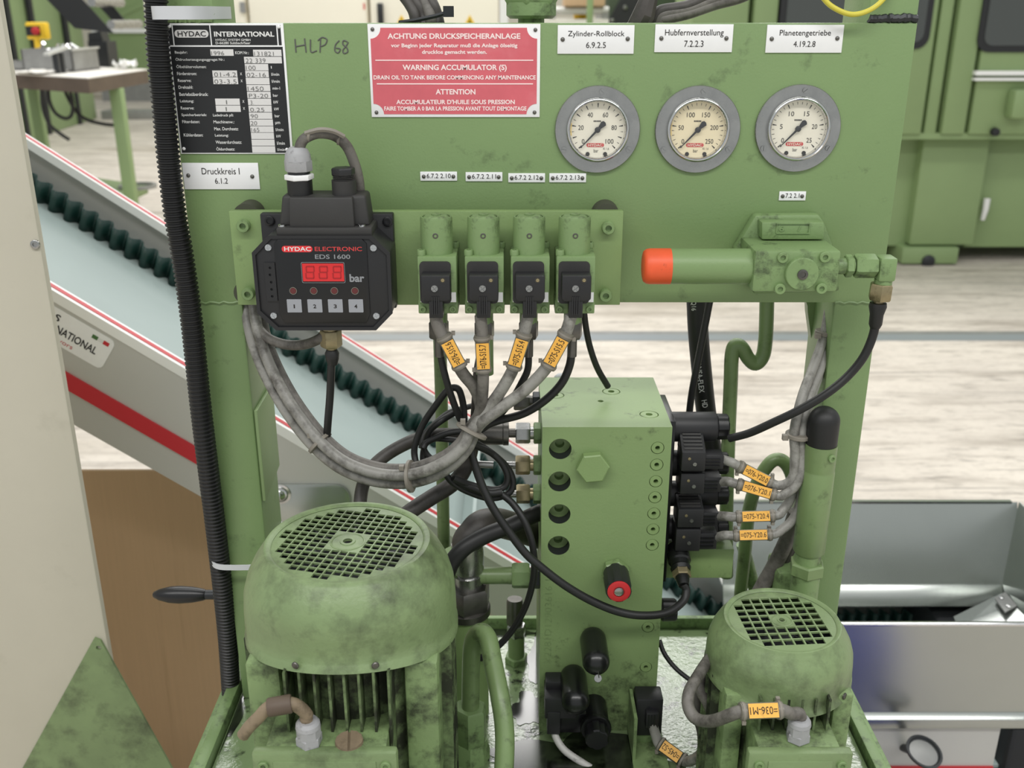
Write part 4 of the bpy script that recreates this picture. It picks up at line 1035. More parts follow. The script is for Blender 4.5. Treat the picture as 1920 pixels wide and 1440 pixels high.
def gland(parent, u, v, Y, zb, R, m='gland_grey'):
    p = at(u, v, Y); p = Vector((p.x, p.y, zb))
    g_ = obj('gland_nut', hexnut(MB(), p, p+Vector((0, 0, R*.9)), R*1.06, (.9, .4, 0)), m, parent)
    obj('gland_body', MB().lathe(p+Vector((0, 0, R*.75)), (0, 0, 1), [(R*1.0, 0), (R*1.0, R*.95)], 8).lathe(p+Vector((0, 0, R*1.65)), (0, 0, 1), [(R*1.0, 0), (R*.95, R*.35), (R*.75, R*.62), (R*.5, R*.62)], 24), m, g_, smooth=25)
    return p+Vector((0, 0, R*2.1))
GL1 = gland(bx1, 581, 1400, -.304, .858, .0108)
GL2 = gland(bx2, 1494, 1396, -.268, .832, .0104)
p = at(655, 1394, -.303)
pl = obj('round_plug', slotted_head(MB().lathe((p.x, p.y, .858), (0, 0, 1), [(.0122, 0), (.0122, .0010)], 28), (p.x, p.y, .858), (0, 0, 1), .0120, .0030, .0011, 1.7, False), 'cable_tan', bx1)

# ================================================================== pipes and fittings
def pipe(name, pts, r, m, label, cat='pipe', k=8, n=14, Y=None):
    P = [at(*q) if len(q) == 3 else at(q[0], q[1], Y) for q in pts]
    return tag(obj(name, MB().tube(spline(P, k), r, n), m, smooth=60), label, cat)
pipe('steel_pipe', [(824, 612), (828, 760), (830, 900), (832, 1010), (834, 1130)], .0074, 'green_pipe', 'thin straight green pipe dropping below the pressure switches', Y=.04)
pipe('steel_pipe', [(1438, 552), (1437, 600), (1435, 640), (1430, 668), (1417, 682), (1403, 672), (1391, 652), (1378, 648), (1372, 668), (1370, 720), (1366, 820), (1362, 960), (1362, 1080)], .0082, 'green_pipe',
     'green pipe with an S bend coming out under the reducing valve', Y=.075, k=6)
pipe('steel_pipe', [(1492, 960), (1487, 900), (1470, 866), (1446, 866), (1420, 905), (1404, 960), (1396, 1040), (1388, 1120), (1380, 1240)], .0082, 'green_pipe', 'green hairpin pipe arching behind the labelled cables', Y=.09)
pipe('steel_pipe', [(1392, 1020), (1408, 1080), (1424, 1140), (1436, 1200)], .0080, 'green_worn', 'slanting green pipe beside the small motor', Y=.10)
# arched return pipe in front
P = [(882, 1330, -.10), (883, 1260, -.10), (886, 1208, -.102), (899, 1186, -.11), (914, 1196, -.12), (924, 1240, -.14), (938, 1310, -.17), (946, 1370, -.19), (945, 1440, -.21), (938, 1530, -.23)]
t = thing('return_pipe', atz(882, 1390, TANKZ), 'thick arched green pipe bending down beside the large motor', 'pipe')
pp = [at(*q) for q in P]
obj('tube', MB().tube(spline(pp, 8), .0098, 18), 'green_pipe', t, smooth=60)
q = pp[0]; b_ = Vector((q.x, q.y, TANKZ))
nu = obj('union_nut', hexnut(MB(), b_+Vector((0, 0, .022)), q+Vector((0, 0, .004)), .0185, (.9, .4, 0)), 'green_worn', t)
obj('tank_boss', MB().lathe(b_, (0, 0, 1), [(.021, 0), (.021, .012), (.018, .024)], 8), 'green_worn', t)
# suction riser
SYk = -.02
ct = at(876, 1200, SYk); X = ct.x
def sz(v): return at(876, v, SYk).z
t = thing('suction_riser', (X, SYk, TANKZ), 'thick green suction riser with large hexagon nut behind the large motor', 'pipe')
obj('riser', MB().cyl((X, SYk, TANKZ-.0005), (X, SYk, sz(1140)), .0245, n=32), 'green_block', t, smooth=50)
obj('collar', MB().lathe((X, SYk, sz(1150)), (0, 0, 1), [(.0250, 0), (.0275, .002), (.0275, .010), (.024, .012)], 32), 'steel_dark', t)
obj('union_nut', hexnut(MB(), (X, SYk, sz(1136)), (X, SYk, sz(1095)), .0290, (.9, .45, 0), .25), 'steel_dark', t)
obj('neck', MB().lathe((X+.002, SYk, sz(1100)), (0, 0, 1), [(.0175, 0), (.0175, sz(1075)-sz(1100)), (.0155, sz(1073)-sz(1100)), (.0185, sz(1066)-sz(1100)), (.0185, sz(1035)-sz(1100)), (.0178, sz(1020)-sz(1100))], 28), 'steel', t, smooth=40)
NECK = Vector((X+.002, SYk, sz(1028)))
# fittings on the left face of the manifold
def side_fitting(v, Y, nut, r, m1_, m2_, label, stub, stubr, stubm):
    z = at(1000, v, Y).z; x1 = MX0+.0005
    t = thing('pipe_fitting', (x1-.02, Y, z-r), label, 'fitting')
    obj('hexagon_body', hexnut(MB(), (x1, Y, z), (x1-.0085, Y, z), r*1.02, (0, .3, 1)), m1_, t)
    obj('neck', MB().cyl((x1-.008, Y, z), (x1-.013, Y, z), r*.6), m2_, t)
    obj('union_nut', hexnut(MB(), (x1-.012, Y, z), (x1-.012-nut, Y, z), r, (0, .25, 1), .2), m2_, t)
    e = x1-.012-nut
    obj('stub', MB().cyl((e, Y, z), (e-stub, Y, z), stubr), stubm, t)
    return Vector((e-stub, Y, z))
F1 = side_fitting(752, .045, .018, .0105, 'dark_metal', 'steel_dark', 'dark oily pipe fitting topmost on the manifold side', .012, .0045, 'steel_dark')
F2 = side_fitting(812, -.01, .016, .0115, 'green_worn', 'steel', 'bright steel pipe fitting carrying the thick crimped hose', .007, .0050, 'steel_dark')
F3 = side_fitting(872, -.01, .016, .0108, 'green_worn', 'zinc_yellow', 'brass-coloured pipe fitting with a slim steel tube', .012, .0042, 'steel')
F4 = side_fitting(926, -.01, .015, .0110, 'green_worn', 'zinc_yellow', 'short brass-coloured pipe fitting lowest of the slim ones', .010, .0042, 'steel')
F5 = side_fitting(1079, -.02, .020, .0150, 'dark_metal', 'green_worn', 'large green hexagon fitting joining the thick green elbow pipe', .004, .0100, 'green_pipe')
# crimp sleeve of the thick hose
obj('crimp_sleeve', MB().lathe(F2, (-1, 0, 0), [(.0070, 0), (.0135, .0005), (.0135, .006), (.0128, .007), (.0128, .040)], 24), 'steel_dark', bpy.data.objects['pipe_fitting.001'])
pipe('steel_pipe', [(955, 1079, -.02), (915, 1079, -.02), (880, 1078, -.02), (862, 1072, -.022), (852, 1058, -.025), (846, 1036, -.03)], .0098, 'green_pipe', 'green elbow pipe running from the manifold behind the large motor')
pipe('steel_pipe', [(925, 872, -.01), (890, 870, -.01), (850, 868, -.005), (810, 866, .01)], .0040, 'steel', 'slim bright steel tube leading to the manifold')
# tank elbow
q = atz(968, 1240, TANKZ); 
t = thing('tank_elbow', (q.x, q.y, TANKZ), 'small oily pipe elbow with steel nut standing on the tank top', 'fitting')
obj('base_nut', hexnut(MB(), (q.x, q.y, TANKZ-.0005), (q.x, q.y, TANKZ+.010), .0150, (.9, .3, 0)), 'green_worn', t)
obj('riser', MB().cyl((q.x, q.y, TANKZ+.008), (q.x, q.y, TANKZ+.042), .0105, n=20), 'green_pipe', t)
obj('nut', hexnut(MB(), (q.x, q.y, TANKZ+.040), (q.x, q.y, TANKZ+.056), .0125, (.9, .3, 0)), 'steel', t)
obj('stem', MB().lathe((q.x-.002, q.y+.004, TANKZ+.055), (0, .1, 1), [(.0105, 0), (.0105, .030), (.0095, .034), (0, .034)], 20), 'steel_dark', t)
# filter column in front of the right post
FYc = -.045; fc = at(1538, 850, FYc); X = fc.x
def fzz(v): return at(1538, v, FYc).z
t = thing('filter_column', (X, FYc, TANKZ), 'upright green filter column with black rubber dome in front of the right post', 'filter')
r = .0168; z0 = fzz(832)
pr = [(r*.93, -.004), (r*.95, .0), (r*.96, .026)]
for k in range(1, 9): pr.append((r*.96*math.cos(math.pi/2*k/8), .026+r*.95*math.sin(math.pi/2*k/8)))
obj('column', MB().lathe((X, FYc, fzz(1035)), (0, 0, 1), [(r*.9, 0), (r*1.02, .003), (r*1.02, (fzz(882)-fzz(1035))), (r*.985, fzz(880)-fzz(1035)), (r*1.0, fzz(878)-fzz(1035)), (r*1.0, z0-fzz(1035))], 32), 'green_pipe', t, smooth=40)
obj('rubber_dome', MB().lathe((X, FYc, z0), (0, 0, 1), pr, 32), 'rubber', t, smooth=50)
socket_bolt('bleed_screw', (X+.007, FYc-r*.93, fzz(848)), (0.35, -1, 0), .0042, .0025, 'green_worn', t)
obj('neck', MB().lathe((X, FYc, fzz(1060)), (0, 0, 1), [(r*.82, 0), (r*.82, .016)], 28), 'green_worn', t)
obj('hexagon', hexnut(MB(), (X, FYc, fzz(1075)), (X, FYc, fzz(1052)), r*1.15, (.9, .3, 0)), 'green_pipe', t)
obj('lower_body', MB().cyl((X, FYc, TANKZ-.0005), (X, FYc, fzz(1074)), r*.92, n=28), 'green_worn', t)
# junction cluster at its foot
jb = at(1470, 1085, .0)
tag(obj('pipe_elbow', MB().bx(jb.x-.014, jb.x+.020, -.02, .03, TANKZ, jb.z+.02), 'green_worn', bevel=.006), 'greasy green angle fitting at the foot of the filter column', 'fitting')
# crank handle on the far left
hz = at(345, 1115, .05); 
t = thing('crank_handle', hz-Vector((0, 0, .011)), 'glossy black egg-shaped crank handle in front of the cardboard', 'handle')
L_ = at(392, 1115, .05).x-at(286, 1115, .05).x; x0 = at(286, 1115, .05).x
obj('grip', MB().lathe((x0, .05, hz.z), (1, 0, 0), [(.0005, 0), (.0035, .0015), (.0068, L_*.12), (.0100, L_*.30), (.0108, L_*.48), (.0098, L_*.70), (.0072, L_*.90), (.006, L_*.94), (0, L_*.94)], 28), 'black_gloss', t, smooth=60)
obj('stem', MB().lathe((x0+L_*.93, .05, hz.z), (1, 0, 0), [(.0045, 0), (.006, .001), (.006, .03)], 16), 'dark_metal', t)
obj('crank_arm', MB().bx(x0+L_+.012, x0+L_+.022, .03, .07, hz.z-.02, hz.z+.14), 'dark_metal', t, bevel=.002)
# hexagon fitting on top of the panel
z = ZT; p = at(996, 20, .045)
t = thing('top_fitting', (p.x, .045, z), 'large green screw fitting sitting on the top edge of the panel', 'fitting')
obj('stem', MB().cyl((p.x, .045, z-.03), (p.x, .045, at(0, 33, .045).z+.001), .013, n=20), 'green_worn', t)
obj('lower_nut', MB().lathe((p.x, .045, at(0, 35, .045).z), (0, 0, 1), [(.021, 0), (.0245, .003), (.0245, .015)], 32), 'green_worn', t)
obj('upper_nut', hexnut(MB(), (p.x, .045, at(0, 9, .045).z), (p.x, .045, at(0, 9, .045).z+.05), .0275, (.9, .3, 0)), 'green_worn', t)
obj('support_arm', MB().bx(p.x-.012, p.x+.012, .008, .046, z-.05, z-.012), 'green_worn', t)
# ================================================================== cables and hoses
CAMP = Vector((0, -DC, CAMH))
def path(pts, k=7): return spline([q if isinstance(q, Vector) else at(*q) for q in pts], k)
def cable(name, pts, r, m, label, cat='cable', n=10, k=7):
    P = path(pts, k); lo = min(P, key=lambda q: q.z)
    t = thing(name, lo, label, cat)
    obj('sheath', MB().tube(P, r, n), m, t, smooth=70)
    return t
def sleeve(t, a, b, s_, r, back=False, m='sleeve'):
    """clear marker sleeve with a yellow card between two points"""
    a = at(*a) if not isinstance(a, Vector) else a; b = at(*b) if not isinstance(b, Vector) else b
    d = (b-a); L = d.length; d = d.normalized()
    sl = obj('marker_sleeve', MB().lathe(a, d, [(r*.9, 0), (r*1.30, L*.02), (r*1.30, L*.14), (r*1.18, L*.16), (r*1.18, L*.84), (r*1.30, L*.86), (r*1.30, L*.98), (r*.9, L)], 16), m, t, smooth=40)
    mid = (a+b)/2; v = (CAMP-mid).normalized(); n = (v-d*v.dot(d)).normalized(); e = n.cross(d)
    o = mid+n*r*1.30; hl = L*.34; hw = r*1.02
    cd = obj('label_card', MB().prism([o-d*hl-e*hw, o+d*hl-e*hw, o+d*hl+e*hw, o-d*hl+e*hw], n*.0006), 'label_yellow', sl, smooth=0)
    ex = -d if back else d; ey = -e if back else e
    tx = put_text(MB(), s_, o+n*.0009, ex, ey, hl*1.85, hw*1.05, 0.0)
    obj('label_lettering', tx, 'ink', t, smooth=0)
    for q in (a+d*L*.08, b-d*L*.08):
        tie = MB().lathe(q-d*.0012, d, [(r*1.36, 0), (r*1.40, .0006), (r*1.40, .0018), (r*1.36, .0024)], 16)
        side = e if random.random() < .5 else -e
        tie.box(q+side*r*1.55, (.0035, .0035, .0035))
        obj('cable_tie', tie, 'tie', t)
# ---- bundle centre line, in pixels and depth
BUN = [(886, 806, -.075), (870, 836, -.080), (842, 863, -.082), (800, 884, -.080), (756, 893, -.076), (700, 888, -.070), (642, 865, -.062), (592, 822, -.052), (548, 765, -.040),
       (515, 708, -.026), (492, 655, -.012), (480, 612, -.002), (474, 572, .012), (470, 540, .020)]
def strand(k, dY):
    out = []
    for i, (u, v, Y) in enumerate(BUN):
        a = BUN[max(i-1, 0)]; b = BUN[min(i+1, len(BUN)-1)]
        du, dv = b[0]-a[0], b[1]-a[1]; l = math.hypot(du, dv)
        f = min(1, .45+.2*i)
        out.append((u-dv/l*k*f, v+du/l*k*f, Y+dY))
    return out
CY = BY-.046-.010
SWP = [(816, 594), (901, 594), (990, 594), (1071, 594)]
cr = .0060
for i, (top, k, dY, lab, a, b, txt, back) in enumerate([
    ([(816, 592, CY), (824, 618, CY), (848, 665, CY), (868, 700, CY+.005), (888, 725, CY+.010), (899, 752, CY+.014), (899, 776, CY+.014)], 13, .001, 'grey cable with steep yellow marker from the switch beside the display', (831, 628, CY-.001), (864, 690, CY-.001), '=076-S15.6', True),
    ([(901, 592, CY), (904, 630, CY), (906, 690, CY), (905, 735, CY+.004), (900, 772, CY+.008)], 1, .011, 'grey cable with upright yellow marker from the second pressure switch', (903.5, 628, CY), (907, 698, CY), '=076-S15.7', True),
    ([(990, 592, CY), (983, 622, CY), (966, 682, CY), (944, 725, CY+.002), (916, 765, CY+.006)], 2, -.009, 'pale grey cable with tilted marker ending 15.4 from the third switch', (984, 622, CY), (962, 692, CY), '=075-S15.4', True),
    ([(1071, 592, CY), (1060, 625, CY), (1030, 682, CY), (988, 728, CY+.001), (935, 768, CY+.002), (905, 790, CY+.003)], -13, -.001, 'pale grey cable sweeping from the switch at the plate end, marker 15.5', (1063, 622, CY-.001), (1026, 690, CY-.001), '=075-S15.5', True)]):
    t = cable('signal_cable', top+strand(k, dY), cr, 'cable_grey' if i > 1 else 'cable_dirty', lab)
    sleeve(t, a, b, txt, cr, back)
    if i == 0:
        for (u, v, Y, w_) in ((884, 808, -.078, .017), (770, 893, -.078, .017), (600, 830, -.054, .015)):
            j = min(range(len(BUN)), key=lambda q: abs(BUN[q][0]-u)+abs(BUN[q][1]-v))
            p0 = at(*BUN[max(j-1, 0)]); p1 = at(*BUN[min(j+1, len(BUN)-1)]); d = (p1-p0).normalized(); c = at(u, v, Y)
            obj('cable_tie', MB().lathe(c-d*.002, d, [(w_*.92, 0), (w_, .0006), (w_, .0036), (w_*.92, .0042)], 20).box(c+Vector((-.008, -.008, w_*.8)), (.005, .005, .005)), 'tie', t)
# ---- display gland cable
hz2 = Vector((pg.x, GY, zrow(190)))
t = cable('gland_cable', [hz2-Vector((0, 0, .006)), (565, 268, GY), (578, 256, GY), (600, 250, GY+.004), (628, 255, GY+.010), (650, 274, GY+.014), (664, 305, GY+.018), (672, 335, GY+.020), (676, 370, GY+.024)], .0050, 'cable_dirty', 'short grey cable arching from the gland behind the pressure display')
obj('tie_tail', MB().tube(path([(572, 250, GY-.004), (600, 243, GY-.004), (625, 246, GY), (645, 256, GY+.004)], 5), .0024, 6), 'tie', t)
for u, v, Y in ((580, 254, GY), (636, 260, GY+.012)):
    p = at(u, v, Y); obj('cable_tie', MB().lathe(p-Vector((.0012, 0, 0)), (1, 0, -.2), [(.0058, 0), (.0058, .0024)], 16), 'tie', t)
cable('grey_cable', [(468, 575, .012), (478, 605, -.004), (500, 632, -.018), (535, 646, -.030), (570, 646, -.040), (598, 636, EF+.024), (612, 624, EF+.022)], .0052, 'cable_dirty', 'grey cable looping beneath the pressure display to the brass fitting')
q = Vector((pf.x, pf.y, at(0, 655, pf.y).z))
t = cable('test_hose', [q, (621, 690, pf.y), (619, 740, pf.y+.004), (615, 790, pf.y+.006), (612, 835, -.050)], .0040, 'rubber', 'thin black hose hanging straight down from the pressure display', 'hose')
obj('boot', MB().lathe(q, (0, 0, -1), [(.0052, 0), (.0072, .004), (.0066, .010), (.0048, .016)], 16), 'rubber', t)
# ---- thin black hoses under the switches
PY = BY-.046+.016
def port_hose(x, pts, label, rs=.0036):
    top = Vector((x, PY, at(820, 650, PY).z))
    t = cable('test_hose', [top]+pts, rs, 'rubber', label, 'hose')
    obj('ferrule', MB().cyl(top+Vector((0, 0, .014)), top-Vector((0, 0, .010)), .0048, n=12), 'steel_dark', t)
port_hose(SWX[0], [(830, 685, PY), (842, 730, PY), (858, 775, PY+.004), (872, 805, PY+.008), (880, 840, -.055)], 'thin black hose from the fitting of the switch beside the display')
port_hose(SWX[2], [(990, 690, PY), (978, 718, PY), (958, 752, PY+.004), (930, 785, PY+.01), (890, 815, -.05)], 'thin black hose curving from the third pressure switch')
port_hose(SWX[3], [(1068, 685, PY), (1052, 720, PY), (1020, 752, PY), (980, 776, PY+.004), (930, 790, PY+.008), (890, 806, -.055)], 'thin black hose sweeping from the fourth pressure switch past the block', .0042)
cable('test_hose', [(1094, 575, .0), (1098, 610, .005), (1106, 650, .012), (1120, 690, .02), (1140, 725, .03)], .0035, 'rubber', 'thin black hose dropping behind the manifold top', 'hose')
# thick hose from switch two
top = Vector((SWX[1], PY, at(900, 640, PY).z))
t = thing('hydraulic_hose', top-Vector((0, 0, .2)), 'thick dusty brown hose running down behind the large motor', 'hose')
P = path([top, (897, 700, PY+.006), (894, 750, PY+.014), (890, 800, -.03), (884, 845, -.02), (868, 885, -.02), (845, 910, -.025), (807, 934, -.035), (765, 962, -.05), (735, 990, -.06), (715, 1020, -.07)])
n_ = len(P); obj('hose', MB().tube(P, [.0054+.0034*min(1, max(0, (i/n_-.25)/.25)) for i in range(n_)], 16), 'hose_dusty', t, smooth=60)
obj('crimp_sleeve', MB().cyl(top+Vector((0, 0, .012)), top-Vector((0, 0, .034)), .0088, n=18), 'green_worn', t)
# thick hose from the crimped fitting
H1 = [Vector((F2.x-.038, F2.y, F2.z)), (862, 815, -.008), (820, 815, -.006), (780, 824, -.006), (735, 846, -.010), (702, 872, -.020), (684, 900, -.032), (676, 935, -.044), (675, 985, -.06), (676, 1040, -.07)]
tag(obj('hydraulic_hose', MB().tube(path(H1), .0072, 16), 'hose_dusty', smooth=60), 'thick black hose bowing from the crimped fitting down to the large motor', 'hose')
# suction hoses
tag(obj('suction_hose', MB().tube(path([NECK-Vector((0, 0, .012)), NECK+Vector((0, 0, .008)), (886, 1002, -.018), (902, 985, -.01), (930, 980, .01), (965, 988, .035), (1002, 1000, .06), (1040, 1012, .08)]), .0170, 20), 'hose_dusty', smooth=60), 'very thick brown suction hose bending over the steel neck', 'hose')
tag(obj('hydraulic_hose', MB().tube(path([(838, 1075, -.055), (850, 1050, -.052), (875, 1024, -.048), (915, 1002, -.04), (960, 985, -.03), (1000, 966, -.015), (1040, 950, .01)]), .0092, 16), 'rubber', smooth=60), 'smooth black hose crossing in front of the suction hose', 'hose')
# ---- coiled black cable
COIL = -.045
def coil(pts, r, label, closed=False):
    return tag(obj('coiled_cable', MB().tube(path(pts, 8), r, 10), 'rubber', smooth=70), label, 'cable')
coil([(874, 830, -.058), (871, 798, -.055), (869, 762, -.05), (861, 732, -.05), (848, 727, -.05), (836, 735, -.05), (817, 760, -.045), (794, 794, -.04), (780, 828, -.04), (777, 852, -.042), (785, 878, -.05), (806, 890, -.055)], .0036, 'black cable loop standing up behind the grey cable bundle')
coil([(850, 775, -.03), (826, 790, -.04), (806, 808, -.035), (796, 836, -.032), (793, 862, -.034), (800, 884, -.04)], .0034, 'inner black cable loop beside the tall loop')
coil([(870, 808, -.05), (840, 812, -.045), (815, 822, -.04), (800, 830, -.038), (794, 840, -.04)], .0034, 'short black cable arc inside the coil')
coil([(880, 830, -.055), (840, 824, -.04), (812, 823, -.036), (795, 832, -.034), (798, 848, -.034), (812, 862, -.036), (832, 868, -.04), (852, 858, -.045)], .0032, 'small black cable ring at the heart of the coil')
coil([(884, 826, -.06), (908, 840, -.045), (936, 862, -.04), (951, 890, -.04), (946, 912, -.042), (922, 918, -.045), (880, 908, -.05), (850, 896, -.055)], .0036, 'black cable loop hanging to the side of the manifold')
coil([(888, 834, -.058), (922, 850, -.042), (952, 878, -.036), (962, 905, -.036), (952, 926, -.038), (918, 934, -.042), (878, 922, -.046), (850, 906, -.05), (836, 890, -.05)], .0036, 'outer black cable loop lowest of the coil')
coil([(846, 898, -.048), (880, 912, -.05), (915, 924, -.05), (940, 922, -.046)], .0046, 'taped black cable strands across the coil')
coil([Vector((F1.x+.004, F1.y, F1.z)), (925, 754, .03), (890, 760, .01), (860, 768, .0), (838, 776, -.005), (815, 795, -.015), (796, 815, -.02), (790, 840, -.03)], .0032, 'thin black cable leading to the topmost manifold fitting')
coil([(878, 815, -.06), (884, 850, -.062), (893, 880, -.066), (907, 918, -.072), (926, 955, -.078), (955, 998, -.084), (985, 1037, -.088), (1014, 1063, -.090), (1060, 1098, -.092), (1110, 1127, -.092), (1160, 1147, -.092), (1205, 1154, -.090), (1250, 1149, -.082), (1280, 1128, -.068), (1287, 1108, -.060), SENS], .0044, 'long black sensor cable draped across the manifold front')
coil([(940, 926, -.045), (962, 945, -.05), (984, 978, -.06), (998, 1020, -.066), (1002, 1065, -.066), (996, 1105, -.062), (982, 1145, -.055), (958, 1185, -.05), (930, 1215, -.05), (900, 1235, -.05)], .0038, 'thin black cable bowing down beside the manifold edge')
# ---- solenoid cables on the right
UP = [(1489, 815, -.040), (1494, 782, -.036), (1506, 738, -.024), (1524, 690, -.004), (1542, 640, .015), (1552, 595, .028), (1557, 555, .036)]
UP2 = [(1503, 815, -.038), (1508, 780, -.030), (1520, 735, -.016), (1538, 690, .004), (1550, 640, .022), (1558, 595, .034), (1562, 555, .042)]
sr = .0052
S0 = SO
for i, (pts, lab, a, b, txt) in enumerate([
    ([S0[0], (1372, 867, -.035), (1385, 874, -.036), (1445, 905, -.040), (1463, 910, -.042), (1480, 903, -.044), (1490, 884, -.044), (1491, 850, -.042)]+UP, 'grey cable with slanting marker Y20.0 from the top solenoid valve', (1383, 873, -.036), (1447, 906, -.040), '=076-Y20.0'),
    ([S0[1], (1366, 903, -.034), (1382, 908, -.036), (1454, 929, -.046), (1472, 926, -.048), (1490, 912, -.048), (1501, 888, -.046), (1504, 855, -.042)]+UP2, 'grey cable from the second solenoid, crossing just under marker Y20.0', (1381, 907, -.036), (1456, 929, -.046), '=076-Y20.1'),
    ([S0[2], (1362, 968, -.034), (1381, 969, -.036), (1452, 967, -.040), (1468, 956, -.038), (1482, 935, -.034), (1488, 905, -.030), (1490, 860, -.030), (1492, 815, -.030), (1500, 780, -.024), (1512, 738, -.010), (1530, 690, .010), (1548, 640, .026)], 'grey cable with level marker Y20.4 from the third solenoid', (1379, 969, -.036), (1454, 967, -.040), '=075-Y20.4'),
    ([S0[3], (1358, 1004, -.034), (1376, 1004, -.036), (1446, 1002, -.040), (1466, 993, -.040), (1486, 975, -.038), (1499, 946, -.036), (1503, 915, -.034), (1504, 870, -.032), (1503, 815, -.030), (1510, 780, -.022), (1524, 735, -.006), (1540, 690, .014), (1554, 640, .030)], 'grey cable with marker Y20.6 from the solenoid above the subplate', (1374, 1004, -.036), (1449, 1002, -.040), '=075-Y20.6')]):
    t = cable('solenoid_cable', pts, sr, 'cable_grey', lab); sleeve(t, a, b, txt, sr)
    if i == 0:
        p = at(1496, 816, -.037)
        obj('cable_tie', MB().lathe(p-Vector((0, 0, .0022)), (0.05, 0, 1), [(.0125, 0), (.0132, .0006), (.0132, .0038), (.0125, .0044)], 20).box(p+Vector((-.014, -.003, -.001)), (.006, .005, .006)), 'tie', t)
        p = at(1547, 624, .022)
        obj('cable_tie', MB().lathe(p-Vector((0, 0, .0022)), (0.1, 0, 1), [(.0105, 0), (.011, .0006), (.011, .0038), (.0105, .0044)], 20).box(p+Vector((-.010, -.008, -.001)), (.006, .005, .005)), 'tie', t)
t = cable('test_hose', [ELB, (1642, 590, ELB.y), (1638, 625, ELB.y), (1620, 668, ELB.y), (1590, 705, ELB.y), (1550, 738, -.060), (1500, 768, -.056), (1450, 792, -.045), (1405, 812, -.030), (1368, 822, -.015)], .0044, 'rubber', 'black hose sagging from the reducing valve elbow to the top solenoid', 'hose')
obj('boot', MB().lathe(ELB+Vector((0, 0, .002)), (0, 0, -1), [(.0080, 0), (.0086, .004), (.0066, .012), (.0064, .022), (.0048, .026)], 18), 'rubber', t)
tag(obj('cable_harness', MB().tube(path([(1492, 960, -.01), (1476, 1010, -.005), (1452, 1060, .0), (1425, 1108, .0), (1405, 1150, .0)]), .0088, 12), 'cable_dirty', smooth=60), 'dirty cable harness slanting down behind the small motor', 'cable')
tag(obj('cable_harness', MB().tube(path([(1500, 960, -.006), (1486, 1010, .003), (1462, 1065, .010), (1440, 1110, .012), (1425, 1150, .012)]), .0080, 12), 'hose_dusty', smooth=60), 'dark second harness beside the dirty cable harness', 'cable')
# ---- hoses behind the panel, one printed
Q = path([(1306, 548, .10), (1309, 620, .10), (1316, 700, .10), (1325, 780, .10), (1338, 860, .10)])
t = thing('printed_hose', Q[-1], 'wide black hose with white printed lettering behind the manifold', 'hose')
obj('hose', MB().tube(Q, .0118, 18), 'rubber', t, smooth=60)
tx = MB()
for s_, u0, v0, u1, v1 in (('Q16', 1301, 566, 1301, 584), ('TRANSA-FLEX', 1308.5, 668, 1317, 738), ('HD', 1321, 752, 1323.5, 766)):
    a = at(u0, v0, .084); b = at(u1, v1, .084); d = b-a; e = Vector((0, -1, -.3)); e = (e-d.normalized()*e.dot(d.normalized())).normalized()
    put_text(tx, s_, (a+b)/2+Vector((0, .003, 0)), d, e.cross(d.normalized()), d.length, .0062, .01)
obj('hose_print', tx, 'print_white', t, smooth=0)
cable('test_hose', [(1334, 548, .06), (1322, 610, .06), (1306, 690, .06), (1296, 745, .06), (1290, 800, .06)], .0040, 'rubber', 'thin black hose crossing in front of the printed hose', 'hose')
# ---- motor and switch cables at the bottom
t = cable('motor_cable', [GL2-Vector((0, 0, .004)), GL2+Vector((-.001, 0, .006)), (1483, 1338, -.272), (1464, 1331, -.2771), (1427, 1332.5, -.2785), (1390, 1334, -.2798), (1368, 1341, -.276), (1335, 1352, -.262), (1306, 1348, -.25), (1291, 1326, -.24), (1293, 1296, -.23), (1312, 1262, -.21), (1330, 1235, -.19)], .0058, 'cable_dirty', 'grey power cable of the small motor with an upside-down yellow marker')
sleeve(t, (1467, 1331, -.277), (1386, 1334, -.280), '=036-M1', .0060)
t = cable('switch_cable', [LVL+Vector((0, 0, .004)), (1230, 1380, -.092), (1240, 1400, -.098), (1278, 1426, -.115), (1302, 1423, -.13), (1324, 1402, -.145), (1336, 1370, -.155), (1336, 1330, -.16), (1322, 1290, -.16), (1318, 1260, -.16)], .0058, 'cable_grey', 'grey cable from the black plug on the bracket, with yellow marker')
sleeve(t, (1236, 1393, -.097), (1284, 1428, -.117), '=045-S2', .0062, True, 'dust_cap')
cable('grey_cable', [(1318, 1260, -.17), (1312, 1290, -.18), (1330, 1325, -.185), (1340, 1365, -.18), (1334, 1410, -.17), (1310, 1450, -.16)], .0055, 'cable_dirty', 'dirty grey cable beside the fins of the small motor')
cable('grey_cable', [(1322, 1250, -.15), (1306, 1285, -.155), (1308, 1330, -.16), (1320, 1380, -.16), (1318, 1440, -.16)], .0070, 'hose_dusty', 'dark sleeved cable running down beside the small motor')
cable('white_cable', [WHITE0+Vector((0, 0, .003)), (1043, 1384, MF-.035), (1060, 1408, MF-.045), (1095, 1432, MF-.055), (1135, 1458, MF-.062), (1170, 1500, MF-.07)], .0042, 'cable_white', 'oil-spotted white cable leaving the lowest solenoid plug')
cable('thin_cable', [(1236, 1200, -.02), (1246, 1226, -.03), (1268, 1254, -.045), (1300, 1279, -.06), (1335, 1300, -.08)], .0028, 'rubber', 'thin black cable crossing the tank top beside the manifold')
t = cable('motor_cable', [GL1-Vector((0, 0, .004)), GL1+Vector((-.001, 0, .004)), (574, 1338, -.305), (558, 1324, -.308), (540, 1319, -.31), (505, 1326, -.312), (484, 1346, -.312), (468, 1362, -.312), (456, 1378, -.310)], .0056, 'cable_tan', 'tan power cable of the large motor with a brown sleeve')
a = at(547, 1319, -.310); b = at(502, 1327, -.313); d = b-a
